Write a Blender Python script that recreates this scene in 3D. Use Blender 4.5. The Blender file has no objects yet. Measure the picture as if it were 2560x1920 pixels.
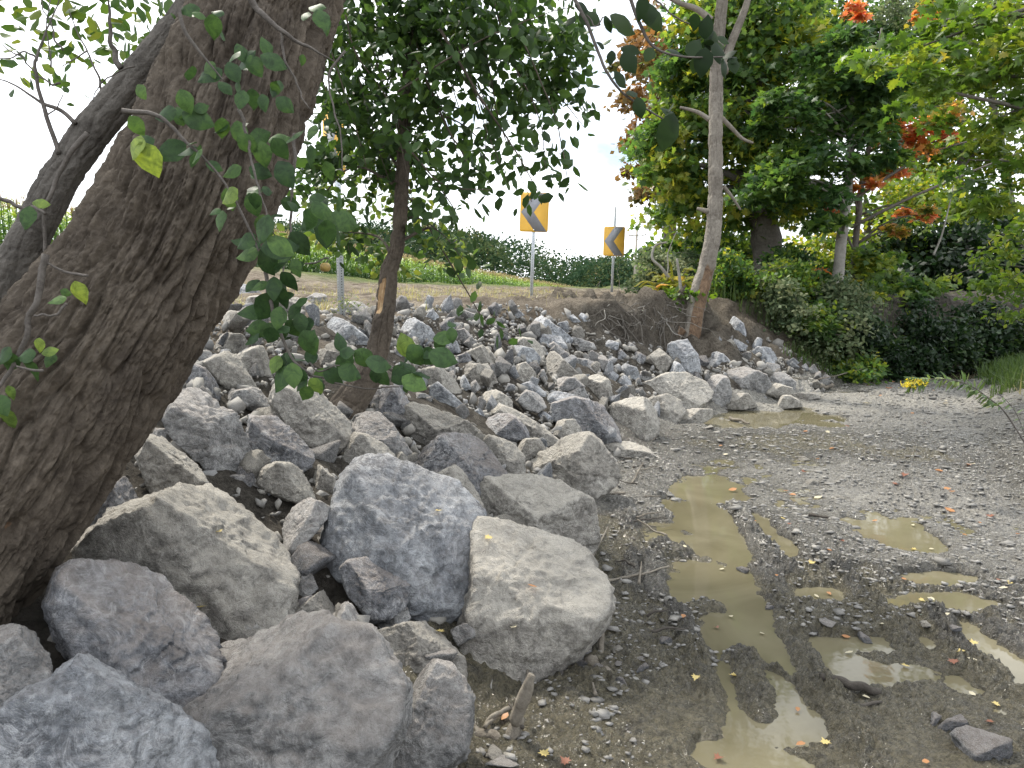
import bpy, bmesh, math, random
import numpy as np
from mathutils import Vector, Matrix

sc = bpy.context.scene
COL = sc.collection
# ------------------------------------------------------------------ camera, sky, sun, exposure
F, CX, CY, CAMH, PITCH = 1919.0, 1280.0, 960.0, 1.6, math.radians(7.89)
cam = bpy.data.cameras.new('camera'); camo = bpy.data.objects.new('camera', cam); COL.objects.link(camo)
cam.sensor_width = 36; cam.lens = 36 * F / 2560; cam.clip_start = 0.05; cam.clip_end = 3000
camo.location = (0, 0, CAMH); camo.rotation_euler = (math.pi / 2 - PITCH, 0, 0)
sc.camera = camo

SUN_EL, SUN_AZ = math.radians(52), math.radians(-38)      # azimuth from +Y (view direction), negative = left
W = bpy.data.worlds.new('World'); sc.world = W; W.use_nodes = True
def nn(nt, t, **kw):
    n = nt.nodes.new(t)
    for k, v in kw.items():
        if k == 'i':
            for a, b in v.items(): n.inputs[a].default_value = b
        else: setattr(n, k, v)
    return n
def lk(nt, a, b): nt.links.new(a, b)
wt = W.node_tree; wt.nodes.clear()
wo = nn(wt, 'ShaderNodeOutputWorld'); bg = nn(wt, 'ShaderNodeBackground', i={'Strength': 0.1}); lk(wt, bg.outputs[0], wo.inputs[0])
sky = nn(wt, 'ShaderNodeTexSky', sky_type='NISHITA'); sky.sun_disc = False; sky.sun_elevation = SUN_EL; sky.sun_rotation = SUN_AZ
sky.air_density = 1.0; sky.dust_density = 1.5
tc = nn(wt, 'ShaderNodeTexCoord'); mp = nn(wt, 'ShaderNodeMapping', i={'Scale': (1, 1, 2.2), 'Location': (0.35, 0.1, 0.2)}); lk(wt, tc.outputs['Generated'], mp.inputs[0])
cn = nn(wt, 'ShaderNodeTexNoise', i={'Scale': 2.3, 'Detail': 7, 'Roughness': 0.55, 'Distortion': 0.3}); lk(wt, mp.outputs[0], cn.inputs[0])
cr = nn(wt, 'ShaderNodeValToRGB'); cr.color_ramp.elements[0].position = 0.36; cr.color_ramp.elements[1].position = 0.50; lk(wt, cn.outputs[0], cr.inputs[0])
mx = nn(wt, 'ShaderNodeMixRGB', i={'Color2': (12.0, 12.4, 13.0, 1)}); lk(wt, cr.outputs[0], mx.inputs[0]); lk(wt, sky.outputs[0], mx.inputs[1]); lk(wt, mx.outputs[0], bg.inputs[0])

sd = bpy.data.lights.new('sun', 'SUN'); sd.energy = 3.2; sd.angle = math.radians(6); sd.color = (1, 0.94, 0.84)
so = bpy.data.objects.new('sun', sd); COL.objects.link(so)
sv = Vector((math.sin(SUN_AZ) * math.cos(SUN_EL), math.cos(SUN_AZ) * math.cos(SUN_EL), math.sin(SUN_EL)))
so.rotation_euler = sv.to_track_quat('Z', 'Y').to_euler()
sc.view_settings.view_transform = 'Standard'; sc.view_settings.look = 'None'; sc.view_settings.exposure = 1.0; sc.view_settings.gamma = 1
sc.cycles.max_bounces = 6; sc.cycles.diffuse_bounces = 3; sc.cycles.glossy_bounces = 3; sc.cycles.transmission_bounces = 3; sc.cycles.transparent_max_bounces = 6
sc.cycles.sample_clamp_indirect = 6
try: sc.cycles.use_denoising = True; sc.cycles.denoiser = 'OPENIMAGEDENOISE'; sc.cycles.denoising_prefilter = 'NONE'; sc.cycles.denoising_input_passes = 'RGB_ALBEDO_NORMAL'
except Exception: pass

# ------------------------------------------------------------------ pixel <-> world
CP, SP = math.cos(PITCH), math.sin(PITCH)
CROP = {'A': (0, 640, 2.5721), 'B': (500, 640, 2.5721), 'C': (1200, 640, 2.5721), 'D': (0, 1280, 2.5721), 'E': (850, 1280, 2.5721), 'G': (1700, 1280, 2.5721),
        'R': (1700, 640, 2.5721), 'S': (850, 0, 2.5721), 'T': (0, 0, 2.5721), 'U': (1700, 0, 2.5721), 'V': (0, 0, 0.864), 'K': (1450, 480, 4.148), 'L': (560, 480, 4.148), 'N': (0, 0, 4.148), 'M': (2060, 700, 4.148)}
def px(c, x, y):
    ox, oy, s = CROP[c]; return ox + x / s, oy + y / s
def ray(ox, oy):
    a = (ox - CX) / F; b = -(oy - CY) / F
    return np.array([a, CP + b * SP, -SP + b * CP])
def at(c, x, y, d):
    return np.array([0, 0, CAMH]) + ray(*px(c, x, y)) * d
def on_plane(c, x, y, z=0.0):
    r = ray(*px(c, x, y)); return np.array([0, 0, CAMH]) + r * ((z - CAMH) / r[2])
def pts(s): return [tuple(float(v) for v in p.split(',')) for p in s.split()]
def path(c, s, d):
    """polyline of pixels 'x,y' or 'x,y,depth'"""
    out = []
    for p in pts(s): out.append(at(c, p[0], p[1], p[2] if len(p) > 2 else d))
    return np.array(out)

# ------------------------------------------------------------------ vector noise
def _h(i, j, k, s):
    n = (i.astype(np.int64) * 374761393 + j.astype(np.int64) * 668265263 + k.astype(np.int64) * 2147483647 + s * 974634533) & 0xFFFFFFFF
    n = ((n ^ (n >> 13)) * 1274126177) & 0xFFFFFFFF
    n = ((n ^ (n >> 16)) * 2246822519) & 0xFFFFFFFF
    return ((n ^ (n >> 15)) & 0xFFFFFF) / float(0xFFFFFF)
def vnoise(p, seed=0):
    i = np.floor(p).astype(np.int64); f = p - i; u = f * f * f * (f * (f * 6 - 15) + 10); r = 0
    for a in (0, 1):
        for b in (0, 1):
            for c in (0, 1):
                w = (u[:, 0] if a else 1 - u[:, 0]) * (u[:, 1] if b else 1 - u[:, 1]) * (u[:, 2] if c else 1 - u[:, 2])
                r = r + w * _h(i[:, 0] + a, i[:, 1] + b, i[:, 2] + c, seed)
    return r * 2 - 1
def fbm(p, octv=4, seed=0, gain=0.5, ridged=False):
    r = 0; a = 1.0; q = np.array(p, float)
    for o in range(octv):
        n = vnoise(q, seed + o * 17)
        if ridged: n = 1 - 2 * np.abs(n)
        r = r + a * n; a *= gain; q = q * 2.03 + 11.7
    return r
def worley(p, seed=0):
    """F1, F2 in cell units"""
    i = np.floor(p).astype(np.int64); f1 = np.full(len(p), 9.0); f2 = f1.copy()
    for a in (-1, 0, 1):
        for b in (-1, 0, 1):
            for c in (-1, 0, 1):
                x, y, z = i[:, 0] + a, i[:, 1] + b, i[:, 2] + c
                d = np.sqrt((x + _h(x, y, z, seed) - p[:, 0]) ** 2 + (y + _h(x, y, z, seed + 1) - p[:, 1]) ** 2 + (z + _h(x, y, z, seed + 2) - p[:, 2]) ** 2)
                m = d < f1; f2 = np.where(m, f1, np.minimum(f2, d)); f1 = np.where(m, d, f1)
    return f1, f2
def p2(x, y, z=0.0): return np.stack([x, y, np.full_like(x, z)], 1)
def sstep(a, b, x):
    t = np.clip((x - a) / (b - a), 0, 1); return t * t * (3 - 2 * t)

# ------------------------------------------------------------------ mesh building
class MB:
    def __init__(s): s.v = []; s.f = []; s.t = []; s.n = 0; s.ft = []
    def add(s, v, faces, tint=0.5):
        """faces: list of int arrays (m,k)"""
        v = np.asarray(v, float); s.v.append(v); s.ft.append([np.asarray(f, np.int64) for f in faces])
        for f in faces:
            f = np.asarray(f, np.int64)
            if len(f): s.f.append(f + s.n)
        s.t.append(np.broadcast_to(np.asarray(tint, float), (len(v),)).copy()); s.n += len(v)
    def tube(s, P, R, n=8, tint=0.0, cap=True):
        P = np.asarray(P, float); m = len(P); R = np.broadcast_to(np.asarray(R, float), (m,))
        T = np.gradient(P, axis=0); T /= np.linalg.norm(T, axis=1)[:, None] + 1e-9
        ref = np.array([0.13, 0.97, 0.2]) if abs(T[0][1]) < 0.85 else np.array([1.0, 0.1, 0.2])
        A = np.cross(T, ref); A /= np.linalg.norm(A, axis=1)[:, None] + 1e-9; B = np.cross(T, A)
        th = np.linspace(0, 2 * np.pi, n, endpoint=False)
        v = P[:, None, :] + R[:, None, None] * (np.cos(th)[None, :, None] * A[:, None, :] + np.sin(th)[None, :, None] * B[:, None, :])
        v = v.reshape(-1, 3); a = np.arange(m - 1)[:, None] * n; k = np.arange(n)[None, :]; k2 = (k + 1) % n
        q = np.stack([a + k, a + k2, a + n + k2, a + n + k], -1).reshape(-1, 4); fs = [q]
        if cap:
            v = np.vstack([v, P[:1], P[-1:]]); i0 = m * n; kk = np.arange(n)
            fs += [np.stack([(kk + 1) % n, kk, np.full(n, i0)], 1), np.stack([(m - 1) * n + kk, (m - 1) * n + (kk + 1) % n, np.full(n, i0 + 1)], 1)]
        s.add(v, fs, tint)
    def inst(s, tv, tf, pos, R, scale, tint):
        """copies of a template (tv, tf) at pos (N,3) with rotation R (N,3,3), scale (N,) or (N,3), tint (N,)"""
        N, k = len(pos), len(tv); scale = np.asarray(scale, float)
        if scale.ndim == 1: scale = scale[:, None]
        if scale.ndim == 0: scale = np.full((N, 1), float(scale))
        loc = tv[None] * scale[:, None, :] if scale.shape[1] == 3 else tv[None] * scale[:, None]
        v = np.einsum('nij,nkj->nki', R, loc) + pos[:, None, :]
        off = (np.arange(N) * k)[:, None, None]
        s.add(v.reshape(-1, 3), [(np.asarray(f)[None] + off).reshape(-1, np.asarray(f).shape[1]) for f in tf], np.repeat(tint, k))
    def each(s, name, mat, parent):
        for v, t, f in zip(s.v, s.t, s.ft):
            m = MB(); m.add(v, f, t); m.build(name, mat, parent, True)
    def build(s, name, mat, parent=None, smooth=False, extra=None):
        v = np.concatenate(s.v); me = bpy.data.meshes.new(name)
        fl = np.concatenate([f.ravel() for f in s.f]); tot = np.concatenate([np.full(len(f), f.shape[1]) for f in s.f])
        mesh_from(me, v, fl, tot, smooth)
        at_ = me.attributes.new('tint', 'FLOAT', 'POINT'); at_.data.foreach_set('value', np.concatenate(s.t).astype(np.float32))
        return link(name, me, mat, parent)
def mesh_from(me, v, fl, tot, smooth):
    me.vertices.add(len(v)); me.vertices.foreach_set('co', v.astype(np.float32).ravel())
    me.loops.add(len(fl)); me.loops.foreach_set('vertex_index', fl.astype(np.int32))
    st = np.concatenate([[0], np.cumsum(tot)[:-1]]).astype(np.int32)
    me.polygons.add(len(tot)); me.polygons.foreach_set('loop_start', st)
    try: me.polygons.foreach_set('loop_total', tot.astype(np.int32))
    except Exception: pass
    if smooth: me.polygons.foreach_set('use_smooth', np.ones(len(tot), bool))
    me.update(calc_edges=True); me.validate()
def link(name, me, mat, parent=None):
    o = bpy.data.objects.new(name, me); COL.objects.link(o)
    if mat: me.materials.append(mat)
    if parent is not None:
        o.parent = parent; o.matrix_parent_inverse = Matrix.Translation(-Vector(parent.location))
    return o
def tag(o, label=None, cat=None, group=None, kind=None):
    if label: o['label'] = label
    if cat: o['category'] = cat
    if group: o['group'] = group
    if kind: o['kind'] = kind
    return o
def empty(name, loc, label, cat, group=None):
    o = bpy.data.objects.new(name, None); COL.objects.link(o); o.location = tuple(loc); o.empty_display_size = 0.2
    return tag(o, label, cat, group)
def grid_faces(nr, nc):
    a = (np.arange(nr - 1)[:, None] * nc + np.arange(nc - 1)[None]).ravel()
    return np.stack([a, a + 1, a + nc + 1, a + nc], 1)
def rot_frames(d, up):
    """rotation whose Y axis = d and Z axis ~ up, arrays (N,3)"""
    d = d / (np.linalg.norm(d, axis=1)[:, None] + 1e-9); x = np.cross(d, up); x /= np.linalg.norm(x, axis=1)[:, None] + 1e-9; z = np.cross(x, d)
    return np.stack([x, d, z], -1)
def smooth_path(P, n):
    """Catmull-Rom resample of (m,k) control points"""
    P = np.asarray(P, float); m = len(P)
    if m == 2: return P[0] + (P[1] - P[0]) * np.linspace(0, 1, n)[:, None]
    Q = np.vstack([2 * P[0] - P[1], P, 2 * P[-1] - P[-2]]); t = np.linspace(0, m - 1 - 1e-6, n); i = t.astype(int); f = (t - i)[:, None]
    a, b, c, d = Q[i], Q[i + 1], Q[i + 2], Q[i + 3]
    return 0.5 * (2 * b + (c - a) * f + (2 * a - 5 * b + 4 * c - d) * f ** 2 + (3 * b - a - 3 * c + d) * f ** 3)

# ------------------------------------------------------------------ materials
def ramp(nt, src, stops):
    r = nn(nt, 'ShaderNodeValToRGB'); e = r.color_ramp.elements
    while len(e) > 1: e.remove(e[-1])
    for k, (p, c) in enumerate(stops):
        el = e[0] if k == 0 else e.new(p)
        el.position = p; el.color = (*c, 1) if len(c) == 3 else c
    lk(nt, src, r.inputs[0]); return r.outputs[0]
def mat_new(name):
    m = bpy.data.materials.new(name); m.use_nodes = True; nt = m.node_tree; nt.nodes.clear()
    out = nn(nt, 'ShaderNodeOutputMaterial'); bs = nn(nt, 'ShaderNodeBsdfPrincipled'); lk(nt, bs.outputs[0], out.inputs[0]); return m, nt, bs, out
def noise(nt, vec, scale, detail=4, rough=0.55, dist=0.0):
    n = nn(nt, 'ShaderNodeTexNoise', i={'Scale': scale, 'Detail': detail, 'Roughness': rough, 'Distortion': dist})
    if vec is not None: lk(nt, vec, n.inputs[0])
    return n.outputs[0]
def mixc(nt, fac, a, b, mode='MIX'):
    n = nn(nt, 'ShaderNodeMixRGB', blend_type=mode)
    for k, x in enumerate((fac, a, b)):
        if hasattr(x, 'node'): lk(nt, x, n.inputs[k])
        else: n.inputs[k].default_value = x if k == 0 else ((*x, 1) if len(x) == 3 else x)
    return n.outputs[0]
def math_(nt, op, a, b=0.5):
    n = nn(nt, 'ShaderNodeMath', operation=op)
    for k, x in enumerate((a, b)):
        if hasattr(x, 'node'): lk(nt, x, n.inputs[k])
        else: n.inputs[k].default_value = x
    return n.outputs[0]
def bump(nt, bs, h, strength=0.4, dist=0.02):
    b = nn(nt, 'ShaderNodeBump', i={'Strength': strength, 'Distance': dist}); lk(nt, h, b.inputs['Height']); lk(nt, b.outputs[0], bs.inputs['Normal'])
def ocoord(nt, rnd=True):
    t = nn(nt, 'ShaderNodeTexCoord'); 
    if not rnd: return t.outputs['Object']
    oi = nn(nt, 'ShaderNodeObjectInfo'); a = nn(nt, 'ShaderNodeVectorMath', operation='MULTIPLY_ADD'); c = nn(nt, 'ShaderNodeCombineXYZ')
    for k in range(3): lk(nt, oi.outputs['Random'], c.inputs[k])
    lk(nt, c.outputs[0], a.inputs[0]); a.inputs[1].default_value = (37, 53, 71); lk(nt, t.outputs['Object'], a.inputs[2]); return a.outputs[0]

def rock_mat(name, c1, c2, vein, dust, dustamt, veinamt, spots):
    m, nt, bs, out = mat_new(name); v = ocoord(nt)
    oi = nn(nt, 'ShaderNodeObjectInfo')
    base = ramp(nt, noise(nt, v, 4.5, 10, 0.68, 0.8), [(0.40, c1), (0.58, c2)])
    fm_ = ramp(nt, noise(nt, v, 26, 8, 0.75, 0.6), [(0.38, (0.5,) * 3), (0.5, (1,) * 3), (0.62, (1.5,) * 3)]); base = mixc(nt, 0.85, base, fm_, 'MULTIPLY')
    # pale calcite scuffs and hairline veins
    w = math_(nt, 'ABSOLUTE', math_(nt, 'SUBTRACT', noise(nt, v, 7, 9, 0.68, 1.6), 0.5))
    ve = ramp(nt, w, [(0.0, (1, 1, 1)), (0.022, (0.25, 0.25, 0.25)), (0.06, (0, 0, 0))])
    msk = ramp(nt, noise(nt, v, 2.6, 4), [(0.42, (0, 0, 0)), (0.62, (1, 1, 1))])
    ve = math_(nt, 'MULTIPLY', math_(nt, 'MULTIPLY', ve, msk), veinamt)
    base = mixc(nt, ve, base, vein)
    sp = ramp(nt, noise(nt, v, 11, 9, 0.74, 1.2), [(0.545, (0, 0, 0)), (0.63, (1, 1, 1))])
    base = mixc(nt, math_(nt, 'MULTIPLY', sp, spots), base, vein)
    dk = ramp(nt, noise(nt, v, 38, 5, 0.7), [(0.28, (1, 1, 1)), (0.42, (0, 0, 0))])
    base = mixc(nt, math_(nt, 'MULTIPLY', dk, 0.35), base, tuple(x * 0.45 for x in c1))
    # dried silt that settled on the upward faces
    g = nn(nt, 'ShaderNodeNewGeometry'); sx = nn(nt, 'ShaderNodeSeparateXYZ'); lk(nt, g.outputs['Normal'], sx.inputs[0])
    up = math_(nt, 'ADD', math_(nt, 'MULTIPLY', sx.outputs[2], 0.55), math_(nt, 'MULTIPLY', noise(nt, v, 5, 7, 0.65), 0.75))
    up = ramp(nt, up, [(0.48, (0, 0, 0)), (0.85, (1, 1, 1))])
    base = mixc(nt, math_(nt, 'MULTIPLY', up, dustamt), base, dust)
    val = nn(nt, 'ShaderNodeHueSaturation'); lk(nt, base, val.inputs['Color'])
    rv = nn(nt, 'ShaderNodeMapRange', i={'To Min': 0.82, 'To Max': 1.18}); lk(nt, oi.outputs['Random'], rv.inputs[0]); lk(nt, rv.outputs[0], val.inputs['Value'])
    lk(nt, val.outputs[0], bs.inputs['Base Color']); bs.inputs['Roughness'].default_value = 0.82; bs.inputs['Specular IOR Level'].default_value = 0.3
    h = math_(nt, 'ADD', math_(nt, 'MULTIPLY', noise(nt, v, 22, 10, 0.7, 0.5), 1.0), math_(nt, 'MULTIPLY', noise(nt, v, 90, 6, 0.7), 0.35))
    h = math_(nt, 'ADD', h, math_(nt, 'MULTIPLY', w, 1.6))
    bump(nt, bs, h, 1.0, 0.035); return m
ROCK = {
 'b': rock_mat('blue_grey_limestone', (0.205, 0.217, 0.234), (0.40, 0.415, 0.432), (0.66, 0.67, 0.68), (0.43, 0.385, 0.345), 0.25, 0.9, 0.55),
 'd': rock_mat('dark_limestone', (0.11, 0.114, 0.122), (0.26, 0.264, 0.275), (0.58, 0.58, 0.58), (0.40, 0.34, 0.29), 0.45, 0.9, 0.55),
 'g': rock_mat('grey_limestone', (0.195, 0.195, 0.193), (0.37, 0.364, 0.352), (0.60, 0.59, 0.57), (0.46, 0.405, 0.355), 0.5, 0.85, 0.42),
 't': rock_mat('silt_covered_limestone', (0.245, 0.23, 0.205), (0.40, 0.378, 0.336), (0.50, 0.48, 0.44), (0.46, 0.425, 0.365), 0.7, 0.6, 0.25)}

def leaf_mat(name, stops, trans=0.45, rough=0.5, gloss=0.35, edge=None):
    m, nt, bs, out = mat_new(name); a = nn(nt, 'ShaderNodeAttribute', attribute_name='tint')
    c = ramp(nt, a.outputs['Fac'], stops)
    if edge: c = mixc(nt, 1.0, c, ramp(nt, noise(nt, nn(nt, 'ShaderNodeTexCoord').outputs['Object'], edge, 6, .7, .8), [(.36, (.62,) * 3), (.5, (1,) * 3), (.68, (1.5, 1.4, 1.2))]), 'MULTIPLY')
    lk(nt, c, bs.inputs['Base Color']); bs.inputs['Roughness'].default_value = rough; bs.inputs['Specular IOR Level'].default_value = gloss
    t = nn(nt, 'ShaderNodeBsdfTranslucent'); h = nn(nt, 'ShaderNodeHueSaturation', i={'Hue': 0.485, 'Saturation': 1.15, 'Value': 1.7}); lk(nt, c, h.inputs['Color']); lk(nt, h.outputs[0], t.inputs[0])
    mixs = nn(nt, 'ShaderNodeMixShader', i={0: trans}); lk(nt, bs.outputs[0], mixs.inputs[1]); lk(nt, t.outputs[0], mixs.inputs[2]); lk(nt, mixs.outputs[0], out.inputs[0]); return m
def bark_mat(name, c1, c2, sx=1.0, wood=None, bumpd=0.02, scale=14):
    m, nt, bs, out = mat_new(name); v = ocoord(nt, False)
    n1 = noise(nt, v, scale * 0.4, 6, 0.65, 0.4); n2 = noise(nt, v, scale * 3.5, 6, 0.7)
    c = ramp(nt, math_(nt, 'ADD', math_(nt, 'MULTIPLY', n1, 0.6), math_(nt, 'MULTIPLY', n2, 0.4)), [(0.36, c1), (0.62, c2)])
    if wood:
        a = nn(nt, 'ShaderNodeAttribute', attribute_name='tint')
        wc = ramp(nt, noise(nt, v, 12, 6, 0.7, 1.0), [(0.35, wood[0]), (0.65, wood[1])])
        k = ramp(nt, math_(nt, 'ADD', a.outputs['Fac'], math_(nt, 'MULTIPLY', math_(nt, 'SUBTRACT', n2, 0.5), 0.5)), [(0.45, (0, 0, 0)), (0.6, (1, 1, 1))])
        c = mixc(nt, k, c, wc)
    lk(nt, c, bs.inputs['Base Color']); bs.inputs['Roughness'].default_value = 0.9; bs.inputs['Specular IOR Level'].default_value = 0.2
    bump(nt, bs, math_(nt, 'ADD', n2, math_(nt, 'MULTIPLY', noise(nt, v, scale * 9, 4), 0.4)), 0.7, bumpd); return m
def plain(name, c, rough=0.6, metal=0.0, n=None, spec=0.4):
    m, nt, bs, out = mat_new(name); v = ocoord(nt)
    n = n or (8, 0.25); k = noise(nt, v, n[0], 6, 0.65)
    lk(nt, ramp(nt, k, [(0.3, tuple(x * (1 - n[1]) for x in c)), (0.7, tuple(min(1, x * (1 + n[1])) for x in c))]), bs.inputs['Base Color'])
    bs.inputs['Roughness'].default_value = rough; bs.inputs['Metallic'].default_value = metal; bs.inputs['Specular IOR Level'].default_value = spec; return m
# ------------------------------------------------------------------ terrain
_toe = [on_plane('V', *p)[:2] for p in pts('1015,1640 1060,1545 1200,1455 1285,1340 1290,1180 1325,1015 1400,960 1540,892 1720,868 1800,842 1880,818')]
TY = np.array([-30, 0, 1.2] + [p[1] for p in _toe] + [13.6, 15.2, 16.6, 17.6, 18.0]); TX = np.array([-4, -1.1, -.5] + [p[0] for p in _toe] + [8.6, 12.6, 20, 60, 400])
RY = np.array([-30, 0, 4.0, 5.5, 7.5, 9.5, 11.2, 12.3, 13.4, 14.8, 15.8, 16.2]); RX = np.array([3.4, 3.1, 3.05, 3.7, 4.7, 5.75, 6.6, 8.3, 12.4, 20, 60, 400])
def Xt(y): return np.interp(y, TY, TX)
def Xr(y): return np.interp(y, RY, RX)
def top_z(x, y):
    far = sstep(9, 20, y)
    z = 1.28 + (0.032 * np.clip(1.2 - x, -0.2, 11) + .11 * np.clip(-4.6 - x, 0, 3)) * far
    r = np.hypot(x, y); az = x / np.maximum(y, 1)
    fall = np.interp(az, [-.8, -.3, -.14, 0.03, 0.13, .3, .6], [0.0, 0, .5, 1.5, 2.4, 0.3, 0])
    return z - sstep(24, 75, y) * fall - 0.55 * sstep(22, 40, y) * np.clip(-az * 2, 0, 1)
def ground(x, y):
    x = np.asarray(x, float); y = np.asarray(y, float)
    u = (Xt(y) - x) * 0.9; ur = x - Xr(y)
    k = np.interp(y, [0, 7, 9.5, 11.2, 12.2, 13], [0.52, 0.52, 0.5, 0.5, 0.62, 1.0])
    t = top_z(x, y); w = k * np.maximum(u, 0)
    cl = sstep(9.5, 10.2, y) * sstep(12.4, 11.6, y) * sstep(3.0, 2.55, x); uc = u + .12 * np.sin(y * 5.1) + .08 * np.sin(y * 11.7); wc = np.where(uc < 1.75, .31 * np.maximum(u, 0), .31 * 1.75 + (uc - 1.75) * 3.6); w = w + (wc - w) * cl
    zl = t - np.log1p(np.exp(np.clip((t - w) * 7, -30, 30))) / 7 + 0.0
    zl = np.where(u > 0, np.maximum(zl, 0.0), 0)
    tr = np.interp(y, [0, 8, 11, 14], [0.9, 0.75, 0.55, 1.0]) + sstep(16, 30, y)
    zr = np.where(ur > 0, tr * (1 - np.exp(-np.maximum(ur, 0) * 0.42 / np.maximum(tr, .1))), 0)
    return np.where(u > 0, zl, np.where(ur > 0, zr, 0.0))
def inchan(x, y): return np.minimum(x - Xt(y), Xr(y) - x)
def slope_hit(ox, oy):
    r = ray(ox, oy); ts = np.concatenate([np.linspace(1.0, 20, 1500), np.linspace(20, 90, 500)])
    X = r[0] * ts; Y = r[1] * ts; Z = CAMH + r[2] * ts
    b = np.nonzero(Z <= ground(X, Y))[0]
    return ts[b[0]] if len(b) else 30.0

def axis(lo, hi, step, far, n):
    core = np.arange(lo, hi + 1e-6, step); g = step * (1.19 ** np.arange(1, n)); up = hi + np.cumsum(g); dn = lo - np.cumsum(g)
    return np.concatenate([dn[dn > -far][::-1], core, up[up < far]])
gx = axis(-7, 11, 0.062, 900, 50); gy = axis(-2, 19, 0.062, 900, 50)
GX, GY = np.meshgrid(gx, gy); gxx, gyy = GX.ravel(), GY.ravel()
gz = ground(gxx, gyy); ic = inchan(gxx, gyy)
cov = np.minimum(gxx - Xt(gyy) + .38, Xr(gyy) + 2.3 - gxx); lowr = np.maximum(sstep(-0.05, 0.25, ic), sstep(0, .3, cov) * sstep(11.5, 10.9, gyy)); gz = gz - 0.30 * lowr
near = 1 - sstep(30, 60, np.hypot(gxx, gyy))
# the cut bank under the roadside: a short raw cliff with lumps
cliff = np.exp(-((gyy - 11.1) / 1.15) ** 2) * sstep(0.9, 1.4, Xt(gyy) - gxx) * (1 - sstep(3.6, 5.2, Xt(gyy) - gxx))
gz = gz + near * (0.05 * fbm(p2(gxx * 1.1, gyy * 1.1), 4, 3) + 0.034 * fbm(p2(gxx * 5, gyy * 5), 2, 5)) * (1 - 0.6 * sstep(0, .2, ic)) + cliff * 0.22 * fbm(p2(gxx * 2.8, gyy * 2.8), 5, 8, .6)
gz = gz + (1 - near) * 0.3 * fbm(p2(gxx * 0.03, gyy * 0.03), 3, 9)
gm = bpy.data.meshes.new('ground'); ff = grid_faces(len(gy), len(gx))
mesh_from(gm, np.stack([gxx, gyy, gz], 1), ff.ravel(), np.full(len(ff), 4), True)
uz = (Xt(gyy) - gxx) * .9; rz = sstep(-.3, .1, uz) * sstep(2.75, 2.2, uz + .5 * fbm(p2(gxx * 1.5, gyy * 1.5), 3, 15)) * sstep(11.9, 11.0, gyy); rz = np.maximum(rz * (1 - .6 * cliff), .75 * cliff); rz = np.maximum(rz, sstep(11.6, 12.6, gyy) * sstep(2.6, 3.6, gxx) * sstep(26, 22, gyy)); at_ = gm.attributes.new('tint', 'FLOAT', 'POINT'); at_.data.foreach_set('value', rz.astype(np.float32))  # tint darkens soil as painted shade between rocks and under trees; cliff earth too
m, nt, bs, out = mat_new('bank_soil'); tcg = nn(nt, 'ShaderNodeTexCoord'); v = tcg.outputs['Object']
soil = ramp(nt, noise(nt, v, 2.2, 8, 0.65), [(0.36, (0.11, 0.088, 0.066)), (0.5, (0.20, 0.166, 0.127)), (0.64, (0.31, 0.265, 0.205))])
straw = ramp(nt, noise(nt, v, 30, 6, 0.75, 1.5), [(0.52, (0, 0, 0)), (0.68, (1, 1, 1))])
soil = mixc(nt, math_(nt, 'MULTIPLY', straw, 0.45), soil, (0.42, 0.35, 0.25))
sx = nn(nt, 'ShaderNodeSeparateXYZ'); lk(nt, v, sx.inputs[0])
far_ = nn(nt, 'ShaderNodeMapRange', i={'From Min': 19, 'From Max': 26}); lk(nt, sx.outputs[1], far_.inputs[0])
grs = ramp(nt, noise(nt, v, 0.8, 6), [(0.35, (0.06, 0.09, 0.02)), (0.65, (0.14, 0.16, 0.05))])
soil = mixc(nt, far_.outputs[0], soil, grs)
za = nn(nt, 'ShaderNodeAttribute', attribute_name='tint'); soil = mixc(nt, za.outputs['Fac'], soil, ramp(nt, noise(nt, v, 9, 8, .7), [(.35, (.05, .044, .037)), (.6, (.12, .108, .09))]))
lk(nt, soil, bs.inputs['Base Color']); bs.inputs['Roughness'].default_value = 0.95; bs.inputs['Specular IOR Level'].default_value = 0.1
bump(nt, bs, math_(nt, 'ADD', noise(nt, v, 10, 10, 0.75), math_(nt, 'MULTIPLY', straw, 0.3)), 1.0, 0.09)
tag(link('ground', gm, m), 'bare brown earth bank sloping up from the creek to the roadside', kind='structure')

# ------------------------------------------------------------------ creek bed mud with puddles
PUD = [(p[0], p[1], p[2], p[3]) for p in pts('1530,1062,95,26 1440,1160,70,36 1540,1160,85,80 1420,1262,95,34 1560,1262,120,52 1610,1370,95,62 1800,1288,165,20 1750,1420,115,50 1870,1392,150,20 1945,1155,75,34 1690,1560,120,55 1640,905,130,22 1560,915,70,16 1800,852,60,14 1890,1462,120,26 2185,1425,45,62 2010,1300,130,18 2050,1250,90,14 1610,1650,110,46 1680,1170,26,52 2110,1480,60,20 1620,1470,75,40')]
RID = ['1655,1235 1690,1300 1715,1370 1745,1440 1790,1530 1850,1610 1900,1700', '1590,1090 1620,1150 1680,1230 1700,1250', '1600,1415 1630,1480 1650,1540', '1800,1230 1850,1280 1890,1330', '1460,1330 1500,1420 1520,1500', '1430,1180 1400,1230 1420,1290', '2020,1340 2070,1420 2130,1480', '1930,1360 1960,1400', '1340,1100 1370,1200 1360,1290']
nr, nc = 860, 700
ry_ = np.geomspace(1.7, 17, nr); ca = np.linspace(-0.22, 0.90, nc)
MY, CA = np.meshgrid(ry_, ca, indexing='ij'); MX = MY * CA; mx_, my_ = MX.ravel(), MY.ravel()
P = np.zeros(len(mx_)); wob = fbm(p2(mx_ * 3.2, my_ * 3.2), 6, 21, 0.62) * 0.42
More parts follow.
